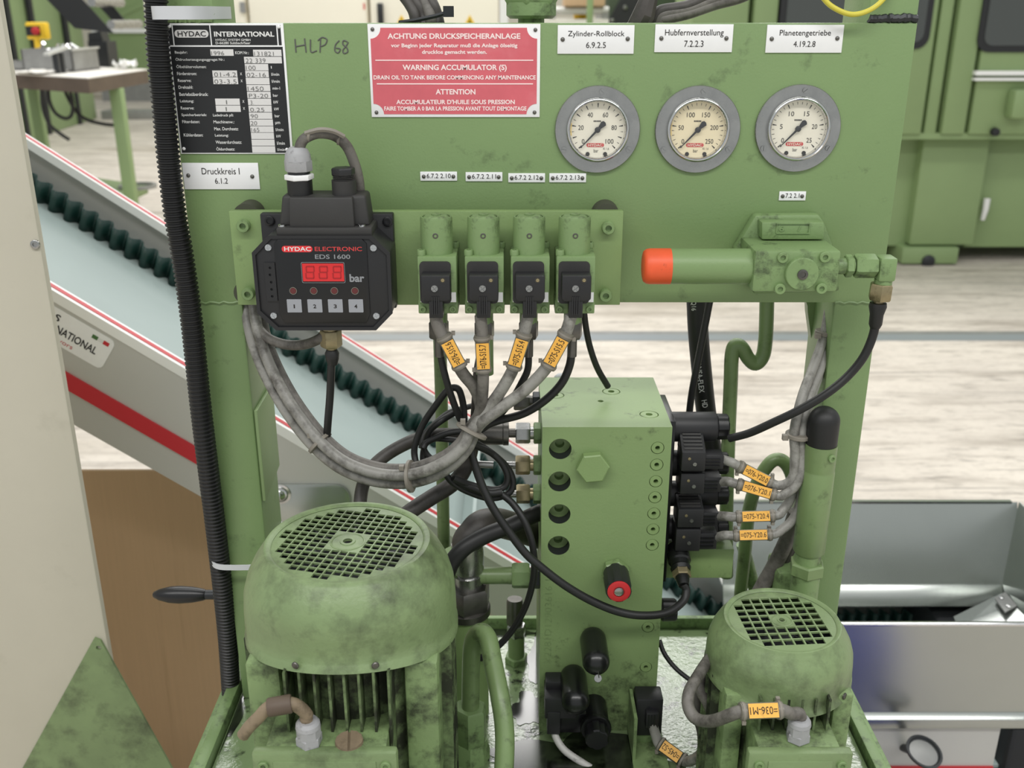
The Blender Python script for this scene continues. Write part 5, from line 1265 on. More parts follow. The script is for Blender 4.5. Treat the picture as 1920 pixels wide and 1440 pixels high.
obj('heat_sleeve', MB().lathe(a, d, [(.0074, 0), (.0080, .001), (.0080, d.length-.001), (.0074, d.length)], 18), 'rust', t)
# ---- ribbed conduit along the left post
CQ = spline([at(u, v, Y) for u, v, Y in [(240, -900, -.02), (262, -400, -.02), (284, -90, -.02), (292, 0, -.02), (297, 100, -.02), (307, 200, -.02), (316, 300, -.02), (328, 400, -.02), (342, 480, -.020), (359, 600, -.020), (376, 760, -.019), (393, 900, -.014), (402, 970, -.010), (417, 1100, -.002), (427, 1200, .006), (434, 1310, .016), (440, 1400, .022)]], 60)
# resample evenly
L_ = [0]
for a, b in zip(CQ, CQ[1:]): L_.append(L_[-1]+(b-a).length)
step = .0047/4; pts = []; rad = []; j = 0; s_ = 0
prof = (.0114, .0114, .0097, .0097); i = 0
while s_ < L_[-1]:
    while L_[j+1] < s_: j += 1
    f = (s_-L_[j])/(L_[j+1]-L_[j]); pts.append(CQ[j].lerp(CQ[j+1], f)); rad.append(prof[i % 4]); i += 1; s_ += step
t = thing('ribbed_conduit', pts[-1], 'black ribbed cable conduit tied along the left post', 'conduit')
obj('ribbed_tube', MB().tube(pts, rad, 18), 'conduit', t, smooth=30)
def strap(name, ring, wd, m, th=.0012):
    mb = MB(); n = len(ring); rg = []
    for k in range(n):
        a = ring[k-1]; b = ring[(k+1) % n]; d = (b-a).normalized(); o = d.cross(Vector((0, 0, 1))).normalized(); p = ring[k]; z = Vector((0, 0, wd/2))
        rg.append([p-z, p+z, p+z+o*th, p-z+o*th])
    rg.append(rg[0]); mb.loft(rg, cap=False)
    return obj(name, mb, m, t, smooth=50)
def oval(x0, x1, y0, y1, z, tilt=0, n=40):
    out = []
    for k in range(n):
        a = 2*math.pi*k/n; cx = math.cos(a); sy = math.sin(a)
        sx = math.copysign(abs(cx)**.5, cx); sy2 = math.copysign(abs(sy)**.5, sy)
        x = (x0+x1)/2+sx*(x1-x0)/2; out.append(Vector((x, (y0+y1)/2+sy2*(y1-y0)/2, z+tilt*(x-x0))))
    return out
zz = at(350, 24, -.04).z
strap('cable_strap', oval(at(272, 20, -.04).x, at(438, 20, .09).x+.004, -.042, .092, zz), .0115, 'tie_white')
zz = at(440, 1062, -.02).z
strap('cable_strap', oval(at(386, 1050, -.02).x, XL+PW+.004, -.022, .088, zz), .0065, 'tie_white')
# ---- cables leaving over the top of the panel
for i, (off, lab) in enumerate(((0, 'first dark grey cable rising over the panel behind the warning sign'), (13, 'second dark grey cable in the tied bunch behind the warning sign'), (26, 'third dark grey cable in the tied bunch behind the warning sign'), (38, 'last dark grey cable in the tied bunch behind the warning sign'))):
    t = cable('top_cable', [(782+off*1.25, 110, .03), (780+off*1.2, 60, .03), (778+off*1.1, 30, .03+.004*(i % 2)), (768+off*1.15, 8, .035), (745+off*1.3, -25, .045), (728+off*1.5, -60, .06), (712+off*1.5, -200, .09), (705+off*1.5, -520, .12), (700+off*1.5, -1100, .15)], .0058, 'hose_dusty' if i != 2 else 'cable_dirty', lab)
    if i == 1:
        p = at(803, 34, .026); obj('cable_tie', MB().tube([p+Vector((-.028, 0, -.004)), p+Vector((-.012, -.008, -.002)), p+Vector((.008, -.008, .002)), p+Vector((.022, -.002, .006))], .0022, 6).box(p+Vector((.020, -.004, .006)), (.010, .006, .010)), 'dark_metal', t)
for i, (v1, v2, lab) in enumerate(((20, -14, 'upper grey cable of the bunch fanning out beside the Hubfernverstellung tag'), (26, -2, 'middle grey cable of the bunch fanning out beside the Hubfernverstellung tag'), (34, 6, 'lower grey cable of the bunch fanning out beside the Hubfernverstellung tag'))):
    t = cable('top_cable', [(1222+i*8, 110, .03), (1222+i*7, 60, .03), (1226+i*6, 38, .028), (1240+i*5, v1, .028), (1290, v1-9, .03), (1340, v2+2, .032), (1400, v2-16, .035), (1470, v2-60, .05), (1540, v2-180, .06), (1580, v2-480, .08), (1600, v2-1100, .10)], .0056, 'cable_dirty' if i else 'hose_dusty', lab)
    if i == 1:
        p = at(1214, 26, .02); obj('wrapped_tape', MB().tube([p+Vector((-.012, 0, -.016)), p+Vector((-.004, -.006, 0)), p+Vector((.002, -.004, .02)), p+Vector((.008, 0, .04))], [.010, .011, .008, .006], 10), 'hose_dusty', t)
cable('earth_wire', [(1490, -700, .03), (1495, -300, .02), (1508, -90, -.005), (1520, -40, -.01), (1545, -2, -.012), (1566, 16, -.014), (1596, 27, -.016), (1626, 21, -.014), (1652, 3, -.010), (1675, -30, .0), (1690, -90, .01), (1695, -150, .02)], .0024, 'yellow_green', 'yellow and green earth wire looping over the panel top')

p = at(1051, 712, .101)
obj('breather_cap', MB().lathe((p.x, .101, p.z-.05), (0, 0, 1), [(.0085, 0), (.0085, .048), (.0075, .054), (.004, .057), (0, .058)], 20), 'tie_white', mb_, smooth=50)
# ================================================================== belt conveyor
SL = .645
def zc(x): return .816-SL*(x+.28)
def zn(x): return .616-.678*x
def zf(x): return .615-.689*x
NY, FYV = .40, .885
cv = thing('belt_conveyor', (.2, .65, 0), 'silver inclined belt conveyor with green belt, red stripes and a galvanised feed hopper', 'conveyor')
XLf, XK = -2.0, (.816-.50)/SL-.28
HX1 = 1.02
# side plates follow the knee
def side(y0, y1, m, name='side_plate', zc=zc):
    XK = .171 if zc is zn else .167
    top = [(XLf, zc(XLf)), (XK, .50), (XK+.12, .46), (XK+.12, .16), (XK-.02, zc(XK-.02)-.21), (XLf, zc(XLf)-.21)]
    return obj(name, MB().prism([(x, y0, z) for x, z in top], (0, y1-y0, 0)), m, cv, smooth=20)
side(NY, NY+.006, 'silver', zc=zn); side(FYV-.006, FYV, 'silver', zc=zf)
def rail(y0, y1, dz0, dz1, m, name, x1=None):
    zc = zn if y0 < .6 else zf
    x1 = (.171 if y0 < .6 else .167) if x1 is None else x1
    return obj(name, MB().prism([(XLf, y0, zc(XLf)+dz0), (x1, y0, zc(x1)+dz0), (x1, y0, zc(x1)+dz1), (XLf, y0, zc(XLf)+dz1)], (0, y1-y0, 0)), m, cv, smooth=20)
for yb in (NY-.0015, FYV-.020):
    rail(yb, yb+.008, -.014, .004, 'edge_white', 'edge_trim'); rail(yb+.008, yb+.017, -.010, .005, 'stripe_red', 'edge_trim'); rail(yb+.017, yb+.024, -.012, .004, 'edge_white', 'edge_trim')
rail(NY-.0035, NY, -.152, -.122, 'stripe_red', 'red_stripe', XK-.1)
# sticker on the side plate
o = at(148, 636, NY-.0008); d = Vector((1, 0, -.668)).normalized(); e = Vector((.668, 0, 1)).normalized()
def on(a, b, h=0): return o+d*a+e*b+Vector((0, -h, 0))
pts = [on(a, b) for a, b in rrect(-.16, .048, -.026, .026, .009)]
stk = obj('sticker', MB().prism(pts, (0, .0008, 0)), 'plate_white', cv, smooth=0)
tx = MB(); put_text(tx, 'INTERNATIONAL', on(-.020, -.003, .0004), d, e, .100, .0125, .02); put_text(tx, 'S', on(-.040, .013, .0004), d, e, .008, .011, .02)
obj('sticker_lettering', tx, 'print_black', stk, smooth=0)
tx = MB(); put_text(tx, 'Conveyors', on(-.030, -.0185, .0004), d, e, .056, .0095, .0); obj('sticker_lettering', tx, 'stripe_red', stk, smooth=0)
for k, m in enumerate(('green_wire', 'print_white', 'stripe_red')):
    obj('sticker_flag', MB().prism([on(.014+k*.009, .013, .0004), on(.023+k*.009, .013, .0004), on(.023+k*.009, .019, .0004), on(.014+k*.009, .019, .0004)], (0, .0003, 0)), m, stk, smooth=0)
# belt and corrugated side walls
BD = .092; BZ = .205; XB = (.616-BZ-BD)/.68
belt = [(XLf, zc(XLf)-BD), (XB, BZ), (HX1+.1, BZ)]
b_ = MB()
for i in range(2):
    (xa, za), (xb, zb) = belt[i], belt[i+1]
    if i == 0: b_.prism([(xa, NY+.008, zn(xa)-BD), (xb, NY+.008, zb), (xb, FYV-.008, zb), (xa, FYV-.008, zf(xa)-BD)], (0, 0, -.006))
    else: b_.prism([(xa, NY+.008, za), (xb, NY+.008, zb), (xb, FYV-.008, zb), (xa, FYV-.008, za)], (0, 0, -.006))
obj('belt', b_, 'belt', cv, smooth=0)
def wall(yc, x0, x1, amp=.013, pitch=.0255, h=.040):
    v = []; n = int((x1-x0)/pitch*10); r0 = []; r1 = []
    for i in range(n+1):
        x = x0+(x1-x0)*i/n; y = yc+amp*max(-.8, min(.8, math.sin(2*math.pi*(x-x0)/pitch)))
        z = max((zn if yc < .6 else zf)(x)-BD, BZ)-.002
        r0.append((x, y, z)); r1.append((x+.35*h if x < XB else x, y, z+h))
    fs = [(i, i+1, n+2+i, n+1+i) for i in range(n)]
    o = obj('corrugated_sidewall', MB().add(r0+r1, fs), 'sidewall', cv, smooth=60)
    md = o.modifiers.new('thickness', 'SOLIDIFY'); md.thickness = .002
wall(.832, -1.2, HX1-.02); wall(NY+.055, -1.2, HX1-.02)
def cleat(x, tilt=.0):
    z = max(zc(x)-BD, BZ)
    obj('cleat', MB().prism([(x-.004, NY+.07, z-.002), (x+.004, NY+.07, z-.002), (x+.022, NY+.07, z+.036), (x+.016, NY+.07, z+.036)], (0, .36, 0)), 'belt', cv, smooth=20)
for x in (-1.05, -.085, .62): cleat(x)
# return strand and legs
obj('underside', MB().prism([(XLf, NY+.03, zc(XLf)-.19), (XK, NY+.03, zc(XK)-.19), (XK, FYV-.03, zc(XK)-.19), (XLf, FYV-.03, zc(XLf)-.19)], (0, 0, -.004)), 'belt', cv, smooth=0)
for y in (NY+.02, FYV-.05):
    obj('leg', MB().bx(-.36, -.32, y, y+.03, 0, zc(-.32)-.20), 'dark_metal', cv); obj('leg', MB().bx(.60, .64, y, y+.03, 0, .2), 'dark_metal', cv)
# bracket with dome bolt on the near plate
a0 = at(470, 909, NY-.006); a1 = at(662, 1030, NY-.006)
lb = obj('leg_bracket', MB().prism([(x, NY-.006, z) for x, z in rrect(a0.x, a1.x, a1.z, a0.z, .022)], (0, .0065, 0)), 'galvanised', cv, bevel=.002)
p = at(526, 926, NY-.006)
obj('dome_bolt', MB().lathe(p, (0, -1, 0), [(.0165, 0), (.0165, .0015), (.0125, .002), (.0125, .004), (.0105, .008), (.006, .011), (0, .012)], 28), 'chrome', lb, smooth=60)
# feed hopper
hx0 = XK+.02
obj('hopper_front', MB().bx(hx0, HX1+.15, NY-.002, NY+.001, .325, .502), 'galvanised', cv, smooth=0)
obj('hopper_lip', MB().bx(hx0, HX1+.15, NY-.004, NY+.006, .500, .5045), 'chrome', cv, bevel=.001)
obj('hopper_fold', MB().prism([(hx0, NY-.002, .327), (hx0, NY-.012, .318), (hx0, NY-.012, .300), (hx0, NY+.002, .300)], (HX1+.15-hx0, 0, 0)), 'galvanised', cv, bevel=.001)
fp = obj('frame_plate', MB().bx(hx0-.05, .845, NY, NY+.006, .10, .298), 'silver', cv, smooth=0)
obj('red_stripe', MB().bx(hx0-.05, .845, NY-.003, NY+.001, .176, .210), 'stripe_red', cv)
q0 = at(1352, 1085, .77).x
bk0 = [(q0, .755, .355), (q0, .755, .358), (q0, .815, .514), (q0, .818, .512)]
obj('hopper_back', MB().prism(bk0, (HX1+.012-q0, 0, 0)), 'galvanised', cv, smooth=0)
obj('rear_frame', MB().bx(.10, HX1+.2, FYV-.006, FYV, .08, .36), 'silver', cv, smooth=0)
obj('rear_cover', MB().bx(q0, HX1+.2, .757, FYV, .352, .356), 'silver', cv, smooth=0)
obj('hopper_lip', MB().prism([(q0, .813, .511), (q0, .822, .511), (q0, .822, .516), (q0, .813, .516)], (HX1-q0, 0, 0)), 'chrome', cv)
obj('hopper_skirt', MB().prism([(q0, .753, .358), (q0, .757, .354), (q0, .735, .318), (q0, .730, .321)], (HX1-.02-q0, 0, 0)), 'galvanised', cv, bevel=.001)
obj('hopper_end', MB().prism([(HX1-.02, .40, .30), (HX1-.02, .755, .30), (HX1-.02, .755, .357), (HX1+.015, .815, .514), (HX1+.015, .40, .505)], (.003, 0, 0)), 'galvanised', cv, smooth=0)
# scraper flap with its bracket
fpz = [atz(1788, 1156, .335), atz(1878, 1112, .365), atz(1935, 1168, .365), atz(1925, 1200, .335), atz(1800, 1185, .335)]
fl = obj('flap_plate', MB().prism(fpz, (0, 0, -.004)), 'galvanised', cv, smooth=0)
hb = [atz(1865, 1124, .366), atz(1884, 1112, .366), atz(1906, 1138, .366), atz(1884, 1150, .366)]
obj('flap_bracket', MB().prism(hb, (0, 0, .003)), 'tote', fl)
for u, v in ((1877, 1122), (1891, 1138)): obj('flap_bolt', MB().lathe(atz(u, v, .369), (0, 0, 1), [(.005, 0), (.005, .003), (.003, .004), (0, .004)], 12), 'chrome', fl)
obj('drive_cover', MB().bx(.86, 1.25, NY-.01, FYV, .06, .297), 'dark', cv, bevel=.01)
# levelling pad in front of the frame
p = at(1731, 1412, .33)
t = thing('round_knob', (p.x, .33, p.z-.05), 'grey dished round knob in front of the red conveyor stripe', 'knob')
dh = obj('rim', MB().lathe(p, (.12, -.32, .9), [(.004, -.012), (.022, -.006), (.0300, .002), (.0300, .006), (.0265, .006), (.025, .002), (.02, .0)], 32), 'dark_metal', t, smooth=50)
obj('dish', MB().lathe(p, (.12, -.32, .9), [(.0255, .001), (.012, .0035), (0, .004)], 28), 'tote', t, smooth=60)
obj('stem', MB().cyl((p.x, .335, p.z-.01), (p.x, .402, p.z-.05), .007), 'dark_metal', t)

# ================================================================== cardboard under the conveyor
CYb = .60
zt = at(220, 883, CYb).z; x0 = at(60, 1000, CYb).x-.05; x1 = at(470, 1150, CYb).x
bxn = thing('cardboard_sheet', ((x0+x1)/2, CYb+.02, 0), 'large plain brown cardboard sheet standing under the conveyor', 'cardboard')
obj('sheet', MB().prism([(x0, CYb-.02, 0), (x1, CYb-.02, 0), (x1, CYb, zt), (x0, CYb, zt)], (0, .007, 0)), 'cardboard', bxn, smooth=0)
obj('stay', MB().bx(x0+.1, x0+.16, CYb-.016, CYb+.2, 0, .006), 'cardboard', bxn, smooth=0)
# ================================================================== beige guard panel at the left
GYp = .15; gx = at(160, 960, GYp).x
gp = thing('guard_panel', (gx-.3, GYp, 0), 'tall beige sheet metal guard panel beside the ribbed conduit', 'panel')
obj('sheet', MB().bx(gx-.9, gx, GYp, GYp+.012, 0, 2.0), 'beige', gp, bevel=.003)
socket_bolt('bolt', at(67, 458, GYp), (0, -1, 0), .0055, .003, 'steel', gp)
ty_ = GYp-.004
A = at(182, 1197, ty_); B = at(320, 1440, ty_); D_ = at(45, 1440, ty_)
f = 2.1
tri = [A+Vector((-.004, 0, 0)), A+Vector((.004, 0, -.004)), A+(B-A)*f, A+(D_-A)*f]
hq = at(185, 1215, ty_)
pt = obj('triangular_plate', MB().mesh(fill2d([[(q.x, q.z) for q in tri], [(hq.x+.0036*math.cos(k*.45), hq.z+.0036*math.sin(k*.45)) for k in range(14)]], .0038), Matrix(((1, 0, 0, 0), (0, 0, 1, ty_+.0019), (0, 1, 0, 0), (0, 0, 0, 1)))), 'green_motor', gp, smooth=20)
pt['label'] = 'green triangular sheet plate with scuffed paint'

# ================================================================== green machine at the right, far back
UY, LY, DYv = 4.85, 4.98, 5.06
def X_(u, v, Y): return at(u, v, Y).x
def Z_(v, Y): return at(1700, v, Y).z
mc = thing('machine_tool', (2.9, 5.6, 0), 'large green machine enclosure with black-framed windows behind the panel', 'machine')
zs = Z_(252, UY)
obj('rear_housing', MB().bx(1.75, 5.2, UY+.6, 7.2, 0, 3.0), 'green_far', mc)
px = [1288, 1400, 1452, 1745, 1776, 1828, 2000, 2400]
zt_ = 2.6
for i in range(len(px)-1):
    xa = X_(px[i], 150, UY)+.012; xb = X_(px[i+1], 150, UY)-.012
    obj('front_panel', MB().bx(xa, xb, UY+(.02 if i in (0, 3) else 0), UY+.65, zs, zt_), 'green_far', mc, bevel=.008)
obj('under_ledge', MB().bx(X_(1288, 252, UY), X_(2400, 252, UY), UY+.02, UY+.7, zs-.03, zs+.005), 'green_far', mc)
obj('pedestal', MB().bx(X_(1716, 380, LY), X_(1838, 380, LY), LY, 5.8, .12, zs-.01), 'green_far', mc, bevel=.01)
obj('pedestal_side', MB().bx(X_(1500, 380, LY+.08), X_(1716, 380, LY)+.01, LY+.08, 5.8, .10, zs-.01), 'green_far', mc)
obj('foot', MB().bx(X_(1690, 490, LY-.03), X_(1795, 490, LY-.03), LY-.03, 5.8, .01, .11), 'green_far', mc, bevel=.006)
obj('foot_bolt', MB().lathe(at(1740, 490, LY-.03), (0, -1, 0), [(.04, 0), (.04, .01), (.02, .02), (0, .02)], 16), 'dark_metal', mc)
dr = obj('access_door', MB().bx(X_(1838, 380, LY)-.02, X_(2400, 380, DYv), DYv, DYv+.05, .09, zs-.01), 'green_far', mc, bevel=.004)
h0 = at(1851, 372, DYv-.05); h1 = at(1842, 412, DYv-.05)
obj('door_handle', MB().tube([h0, h0.lerp(h1, .5)+Vector((0, -.01, 0)), h1], [.020, .018, .013], 12), 'print_white', dr)
def win(u0, v0, u1, v1, m, nm='window'):
    Y = UY-.012; a = at(u0, v0, Y); b = at(u1, v1, Y)
    g_ = obj('window_gasket', MB().prism([(x, Y, z) for x, z in rrect(a.x, b.x, b.z, a.z, .07)], (0, .03, 0)), 'dark', mc)
    obj('window_pane', MB().prism([(x, Y-.004, z) for x, z in rrect(a.x+.035, b.x-.035, b.z+.035, a.z-.035, .05)], (0, .01, 0)), m, g_)
win(1488, -260, 1740, 92, 'window_dark'); win(1885, -260, 2300, 98, 'window_dark')
obj('pane_bar', MB().bx(X_(1590, 20, UY), X_(1640, 20, UY), UY-.02, UY-.012, 1.4, 2.2), 'rust', mc)
for v0, v1, m in ((133, 141, 'edge_white'), (146, 151, 'edge_white')):
    obj('handrail', MB().bx(X_(1828, 140, UY-.03), X_(2300, 140, UY-.03), UY-.04, UY+.01, Z_(v1, UY-.03), Z_(v0, UY-.03)), m, mc)
p = at(1912, 195, UY-.05); obj('latch', MB().box(p, (.12, .1, .16)), 'green_far', mc, bevel=.02)
obj('bumper', MB().lathe(at(1864, 247, UY-.02), (0, -1, 0), [(.025, 0), (.022, .03), (0, .035)], 14), 'dark', mc)

# ================================================================== beige switch cabinets behind
KY = 6.0
def KX(u): return at(u, 20, KY).x
for i, (u0, u1, lab) in enumerate(((268, 462, 'beige switch cabinet partly hidden by the ribbed conduit'), (464, 690, 'beige switch cabinet with a small red scratch behind the warning sign'), (692, 938, 'beige switch cabinet with yellow triangle stickers and dark handle'))):
    t = thing('switch_cabinet', ((KX(u0)+KX(u1))/2, KY+.3, 0), lab, 'cabinet')
    obj('carcass', MB().bx(KX(u0)+.004, KX(u1)-.004, KY+.02, KY+.6, 0, 2.1), 'beige_far', t, bevel=.006)
    if i: obj('door', MB().bx(KX(u0)+.012, KX(u1)-.012, KY, KY+.022, .08, 2.06), 'beige_far', t, bevel=.004)
    else:
        obj('door', MB().bx(KX(u0)+.012, KX(430), KY, KY+.022, .08, 2.06), 'beige_far', t, bevel=.004)
        obj('door', MB().bx(KX(433), KX(u1)-.012, KY, KY+.022, .08, 2.06), 'beige_far', t, bevel=.004)
        hz_ = at(470, 14, KY-.02); obj('hinge', MB().bx(KX(458)-.02, KX(458)+.012, KY-.03, KY, at(0, 24, KY).z, at(0, 4, KY).z), 'tote', t)
    if i == 1: obj('scratch', MB().bx(KX(690)-.03, KX(690)-.018, KY-.002, KY, at(0, 18, KY).z, at(0, 6, KY).z), 'stripe_soft', t)
    if i == 2:
        obj('handle', MB().bx(KX(708), KX(719), KY-.03, KY, at(0, 46, KY).z, at(0, 6, KY).z), 'dark_metal', t, bevel=.006)
        for u in (753, 881):
            c = at(u, 42, KY-.003); s_ = .05
            st_ = obj('warning_sticker', MB().prism([c+Vector((-s_, 0, -s_*.8)), c+Vector((s_, 0, -s_*.8)), c+Vector((0, 0, s_*.95))], (0, .003, 0)), 'yellow', t, smooth=0)
            obj('bolt_symbol', MB().prism([c+Vector(q) for q in ((.004, -.002, .03), (-.012, -.002, -.004), (0, -.002, -.002), (-.006, -.002, -.032), (.012, -.002, .004), (.001, -.002, .003))], (0, .001, 0)), 'ink', st_, smooth=0)
        obj('end_panel', MB().bx(KX(938)-.004, KX(938)+.05, KY-.01, KY+.6, 0, 2.1), 'edge_white', t)

# ================================================================== things seen in the gap above the panel
GYf = 7.0
def gb(name, u0, v0, u1, v1, Y, dp, m, label, cat, z0=None, bev=.01):
    a = at(u0, v0, Y); b = at(u1, v1, Y)
    return tag(obj(name, MB().bx(a.x, b.x, Y, Y+dp, b.z if z0 is None else z0, a.z), m, bevel=bev), label, cat)
t = thing('work_stand', (at(1088, 20, GYf).x, GYf+.3, 0), 'far steel work stand with a bright rail, glimpsed above the panel', 'stand')
ra = at(1030, 15, GYf); rb_ = at(1142, 24, GYf)
obj('rail', MB().cyl((ra.x, GYf+.05, (ra.z+rb_.z)/2), (rb_.x, GYf+.05, (ra.z+rb_.z)/2), .03, n=16), 'silver', t)
obj('table_top', MB().bx(ra.x-.05, rb_.x, GYf, GYf+.7, at(0, 36, GYf).z-.04, at(0, 36, GYf).z), 'paper', t)
for x in (ra.x, rb_.x-.05):
    for y in (GYf+.02, GYf+.6): obj('leg', MB().bx(x, x+.05, y, y+.05, 0, at(0, 24, GYf).z), 'tote', t)
ct_z = (ra.z+rb_.z)/2+.03
tag(obj('carton', MB().bx(at(1058, 5, GYf).x, at(1134, 5, GYf).x, GYf-.02, GYf+.3, ct_z, ct_z+.35), 'cardboard', bevel=.006), 'small brown carton lying on the far bright rail', 'box')
yz = at(0, 36, GYf).z
tag(obj('yellow_canister', MB().lathe((at(1092, 34, GYf).x, GYf+.2, yz), (0, 0, 1), [(.045, 0), (.055, .005), (.055, .035), (.03, .045), (.03, .055), (0, .055)], 20), 'yellow', smooth=40), 'small yellow canister on the far work stand', 'canister')
gx_ = at(1106, 20, 6.6).x
t = thing('column', (gx_, 6.6, 0), 'slim green upright pole in front of the far work stand', 'pole')
obj('pole', MB().bx(gx_-.022, gx_+.022, 6.58, 6.62, .01, 2.4), 'green_far', t, bevel=.004); obj('foot_plate', MB().bx(gx_-.08, gx_+.08, 6.52, 6.68, 0, .012), 'green_far', t)
t = thing('dark_machine', (at(1190, 20, 7.9).x, 8.3, 0), 'dark green machine with a black angled arm behind the cables', 'machine')
obj('housing', MB().bx(at(1140, 20, 7.9).x, at(1284, 20, 7.9).x, 7.9, 8.7, 0, 2.3), 'green_deep', t, bevel=.02)
a = at(1140, 44, 7.86); b = at(1200, -10, 7.86)
obj('arm', MB().prism([a+Vector((-.03, 0, -.03)), a+Vector((.25, 0, -.03)), b+Vector((.06, 0, .1)), b+Vector((-.08, 0, .1))], (0, .05, 0)), 'dark', t)
for u, v in ((1148, 38), (1172, 14)): obj('arm_bolt', MB().lathe(at(u, v, 7.86), (0, -1, 0), [(.02, 0), (.015, .012), (0, .014)], 12), 'steel', t)

# ================================================================== work bench at the far left
TZ = 1.12
A = atz(165, 148, TZ); Lf = atz(28, 140, TZ); Rt = atz(280, 131, TZ); Lf = A+(Lf-A)*1.9; Rt = A+(Rt-A)*.97; Bk = Lf+Rt-A
wb = thing('work_bench', ((A.x+Bk.x)/2, (A.y+Bk.y)/2, 0), 'steel work bench with green legs and rusty apron in the far left', 'bench')
obj('table_top', MB().prism([A, Rt, Bk, Lf], (0, 0, .006)), 'paper', wb, smooth=0)
obj('apron', MB().prism([A, Rt, Bk, Lf], (0, 0, -.075)), 'rust', wb, smooth=0)
lg = at(219, 172, A.y+.42)
cor = [Vector((lg.x, A.y+.42, 0)), Lf.lerp(Bk, .1)+(A-Lf)*.08, Bk+(A-Bk)*.08, A.lerp(Lf, .8)+(Bk-Lf)*.05]
for c in cor: obj('leg', MB().bx(c.x-.033, c.x+.033, c.y-.033, c.y+.033, 0, TZ-.075), 'green_far', wb, bevel=.004)
shz = .42
SA, SR, SB, SL_ = [Vector((q.x, q.y, shz)) for q in (A+(Bk-A)*.08, Rt+(Lf-Rt)*.08, Bk+(A-Bk)*.08, Lf+(Rt-Lf)*.08)]
obj('lower_shelf', MB().prism([SA, SR, SB, SL_], (0, 0, -.05)), 'green_far', wb)
def tz(u, v): return atz(u, v, TZ+.006)
# things on the bench
c = tz(178, 128); e1 = (Rt-A).normalized(); e2 = Vector((-e1.y, e1.x, 0))
def onb(p, a, b, z): return p+e1*a+e2*b+Vector((0, 0, z))
def tray(p, l, w_, h, th=.012):
    mb = MB()
    mb.prism([onb(p, 0, 0, 0), onb(p, l, 0, 0), onb(p, l, w_, 0), onb(p, 0, w_, 0)], (0, 0, th))
    for (a0, b0, a1, b1) in ((0, 0, l, th), (0, w_-th, l, w_), (0, 0, th, w_), (l-th, 0, l, w_)):
        mb.prism([onb(p, a0, b0, 0), onb(p, a1, b0, 0), onb(p, a1, b1, 0), onb(p, a0, b1, 0)], (0, 0, h))
    return mb
p0 = tz(140, 135)
to = thing('steel_tote', p0, 'grey steel tote full of bright metal scraps on the far bench', 'tote')
tl = at(243, 110, p0.y+.2).x-p0.x
obj('tote_shell', tray(p0, .36, .30, .125), 'tote', to, smooth=0)
obj('tote_rim', MB().prism([onb(p0, -.01, -.01, .118), onb(p0, .37, -.01, .118), onb(p0, .37, 0, .118), onb(p0, -.01, 0, .118)], (0, 0, .012)), 'silver', to)
for k in range(14):
    q = onb(p0, .04+.02*k, .06+.18*random.random(), .09+.04*random.random()); dd = Vector((random.uniform(-1, 1), random.uniform(-1, 1), random.uniform(.1, .6))).normalized()
    obj('metal_scrap', MB().cyl(q-dd*.03, q+dd*.045, .010, n=8), 'chrome', to)
for k, (u, v, l, w_, lab) in enumerate(((70, 138, .34, .22, 'crumpled white paper sheet on the far bench'), (100, 129, .30, .2, 'white paper sheet lying under the yellow pendant'), (236, 130, .14, .10, 'bright plastic bag beside the steel tote'))):
    q = tz(u, v); mb = MB(); n = 6; vs = []
    for i in range(n+1):
        for j in range(n+1): vs.append(onb(q, -l/2+l*i/n, -w_/2+w_*j/n, .004+.014*random.random()+(.05*random.random() if k == 2 else 0)))
    mb.add(vs, [(i*(n+1)+j, (i+1)*(n+1)+j, (i+1)*(n+1)+j+1, i*(n+1)+j+1) for i in range(n) for j in range(n)])
    o = obj('paper_sheet' if k < 2 else 'plastic_bag', mb, 'paper' if k < 2 else 'edge_white', smooth=0)
    o.modifiers.new('thickness', 'SOLIDIFY').thickness = .002
    tag(o, lab, 'paper' if k < 2 else 'bag')
q = tz(50, 132); tag(obj('shallow_tray', tray(q, .22, .16, .05), 'tote', smooth=0), 'shallow grey metal tray next to the paper on the far bench', 'tray')
q = tz(112, 138)
t = thing('metal_bracket', q, 'dark metal bracket standing in front of the steel tote', 'bracket')
obj('upright', MB().prism([onb(q, 0, 0, 0), onb(q, .03, 0, 0), onb(q, .03, .03, 0), onb(q, 0, .03, 0)], (0, 0, .11)), 'dark_metal', t); obj('upright', MB().prism([onb(q, .06, 0, 0), onb(q, .09, 0, 0), onb(q, .09, .03, 0), onb(q, .06, .03, 0)], (0, 0, .11)), 'dark_metal', t)
obj('cross_bar', MB().prism([onb(q, -.12, -.01, .10), onb(q, .14, -.01, .13), onb(q, .14, .02, .13), onb(q, -.12, .02, .10)], (0, 0, .015)), 'silver', t)
# yellow stop pendant
q = tz(76, 128); pY = q.y
t = thing('stop_pendant', q, 'yellow emergency stop box with red button on a yellow stalk', 'switch')
h0 = at(66, 58, pY)
obj('base', MB().lathe(q, (0, 0, 1), [(.035, 0), (.035, .03), (.02, .04)], 16), 'yellow', t); obj('stalk', MB().cyl(q+Vector((0, 0, .03)), at(66, 70, pY)+Vector((0, .02, 0)), .018, n=12), 'yellow', t)
hb_ = obj('switch_box', MB().box(h0+Vector((0, .04, 0)), (.125, .07, .10)), 'yellow', t, bevel=.012)
obj('face', MB().box(h0+Vector((-.014, .003, 0)), (.085, .008, .055)), 'dark', hb_); obj('stop_button', MB().lathe(h0+Vector((.008, 0, 0)), (0, -1, 0), [(.018, 0), (.024, .008), (.024, .02), (.015, .026), (0, .027)], 20), 'red_knob', hb_)
